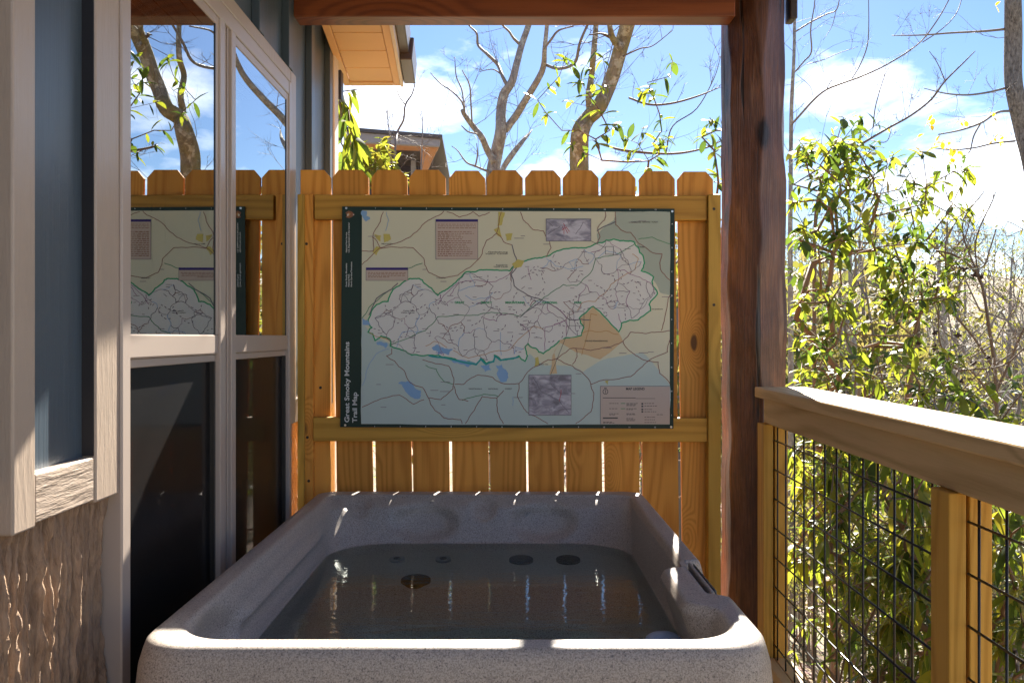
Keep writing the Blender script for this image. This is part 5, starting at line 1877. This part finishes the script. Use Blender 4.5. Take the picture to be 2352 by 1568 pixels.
# --- trees down the slope: each a thing with its own trunk, limbs and twigs
def slope_tree(x, y, h, lab, lean=.1, leafy=.5, name='forest_tree', mat='spring', gname='bare woodland trees down the slope'):
    b = Vector((x, y, gz(x, y) - .1))
    r = h * .011
    rows = []
    n = 9
    dx, dy = random.uniform(-lean, lean), random.uniform(-lean, lean)
    px_, py_ = b.x, b.y
    for i in range(n):
        t_ = i / (n - 1)
        px_ += dx * h / n + random.gauss(0, .015 * h / 6)
        py_ += dy * h / n
        rows.append((px_, py_, b.z + h * t_, r * (1 - .82 * t_) + .004))
    paths = [rows]
    for k in range(12):
        i0 = random.randint(2, n - 2)
        s = np.array(rows[i0])
        a = random.uniform(0, 6.28)
        L = h * random.uniform(.16, .34) * (1.1 - i0 / n)
        q = [tuple(s)]
        p = s.copy()
        d = np.array([math.cos(a), math.sin(a), random.uniform(.4, 1.1)])
        for j in range(5):
            d = d / np.linalg.norm(d) + np.array([0, 0, .12]) + RNG.normal(0, .1, 3)
            p[:3] = p[:3] + d * L / 5
            q.append((p[0], p[1], p[2], s[3] * .5 * (1 - .75 * (j + 1) / 5) + .003))
        paths.append(q)
    tree(name, paths, lab, group=gname, bark='bark_grey', twigmat='twig_grey', twigs=90, reach=(h * .08, h * .22), r_tip=.004, thin=.007,
         leaf=('spring', leafy, .055, mat))


labs = ['bare grey tree down the slope, first to the right of the post behind the laurel', 'leafing tree on the slope behind the laurel bough', 'slender bare tree below the horizon right of centre', 'spring-green tree on the slope at far right',
        'bare forked tree near the right edge, beyond the bush', 'pale leafing tree low on the slope at the right', 'tall bare tree standing further down the valley', 'thin bare tree between the two leafing ones', 'golden-leafed young tree at the right edge']
locs = [(4.3, 10.5, 5.2), (6.0, 12.5, 5.6), (6.9, 14.5, 5.5), (9.0, 16.5, 6.5), (8.2, 14.0, 6.0), (5.2, 9.8, 4.6), (12.5, 24, 9.0), (10.2, 20, 7.5), (6.4, 11.2, 5.0)]
for i, ((x, y, h), lb) in enumerate(zip(locs, labs)):
    slope_tree(x, y, h, lb, leafy=.55 if i % 2 else .2, mat=('spring' if i % 3 else 'farleaf'))


# --- far woods on the slope and ridge: uncountable
def woods(name, n, rmin, rmax, amin, amax, size, leaves, mat, trunks=True, label=None):
    vs, fs = [], []
    T = MB()
    nv = 0
    for i in range(n):
        a = random.uniform(amin, amax)
        r = rmin * (rmax / rmin) ** random.random()
        x, y = r * math.sin(a), r * math.cos(a)
        z = gz(x, y)
        h = size * random.uniform(.6, 1.25)
        rad = h * random.uniform(.22, .36)
        if trunks:
            T.tube([(x, y, z - .5), (x + random.gauss(0, .03) * h, y, z + h * .9)], [h * .012, h * .004], 4, cap=False)
            for q in range(5):
                zz = z + h * random.uniform(.35, .8)
                an = random.uniform(0, 6.28)
                T.tube([(x, y, zz), (x + math.cos(an) * rad, y + math.sin(an) * rad, zz + rad * random.uniform(.5, 1.2))], [h * .005, h * .0015], 3, cap=False)
        c_ = RNG.normal(0, 1, (leaves, 3))
        c_ /= np.linalg.norm(c_, axis=1)[:, None]
        c_ *= (RNG.random((leaves, 1)) ** .45)
        cc = np.array([x, y, z + h * .68]) + c_ * np.array([rad, rad, h * .36])
        s = h * .015 * RNG.uniform(.6, 1.5, (leaves, 1))
        u = RNG.normal(0, 1, (leaves, 3))
        u /= np.linalg.norm(u, axis=1)[:, None]
        w = RNG.normal(0, 1, (leaves, 3))
        w -= (w * u).sum(1)[:, None] * u
        w /= np.linalg.norm(w, axis=1)[:, None]
        q = np.stack([cc - u * s, cc + w * s * .6, cc + u * s, cc - w * s * .6], 1).reshape(-1, 3)
        vs.append(q)
        fs.append(np.arange(len(q)).reshape(-1, 4) + nv)
        nv += len(q)
    V = np.vstack(vs)
    Fc = np.vstack(fs)
    me = bpy.data.meshes.new(name)
    me.from_pydata(V.tolist(), [], Fc.tolist())
    me.materials.append(M[mat])
    o = bpy.data.objects.new(name, me)
    link(o)
    tag(o, label, 'woods', kind='stuff')
    if trunks:
        T.build('woodland_trunks', M['twig_grey'], o, smooth=False, kind='stuff')
    return o


woods('slope_woods', 170, 18, 60, R(8), R(38), 6.0, 420, 'farleaf', True, 'hazy spring woods down the slope beyond the railing')
woods('ridge_woods', 700, 70, 300, R(-25), R(60), 13.0, 110, 'farleaf', True, 'far wooded ridge in pale spring leaf at the right horizon')
woods('undergrowth', 520, 5.5, 24, R(14), R(40), 1.1, 110, 'farleaf', True, 'low brushy undergrowth on the slope beyond the railing')
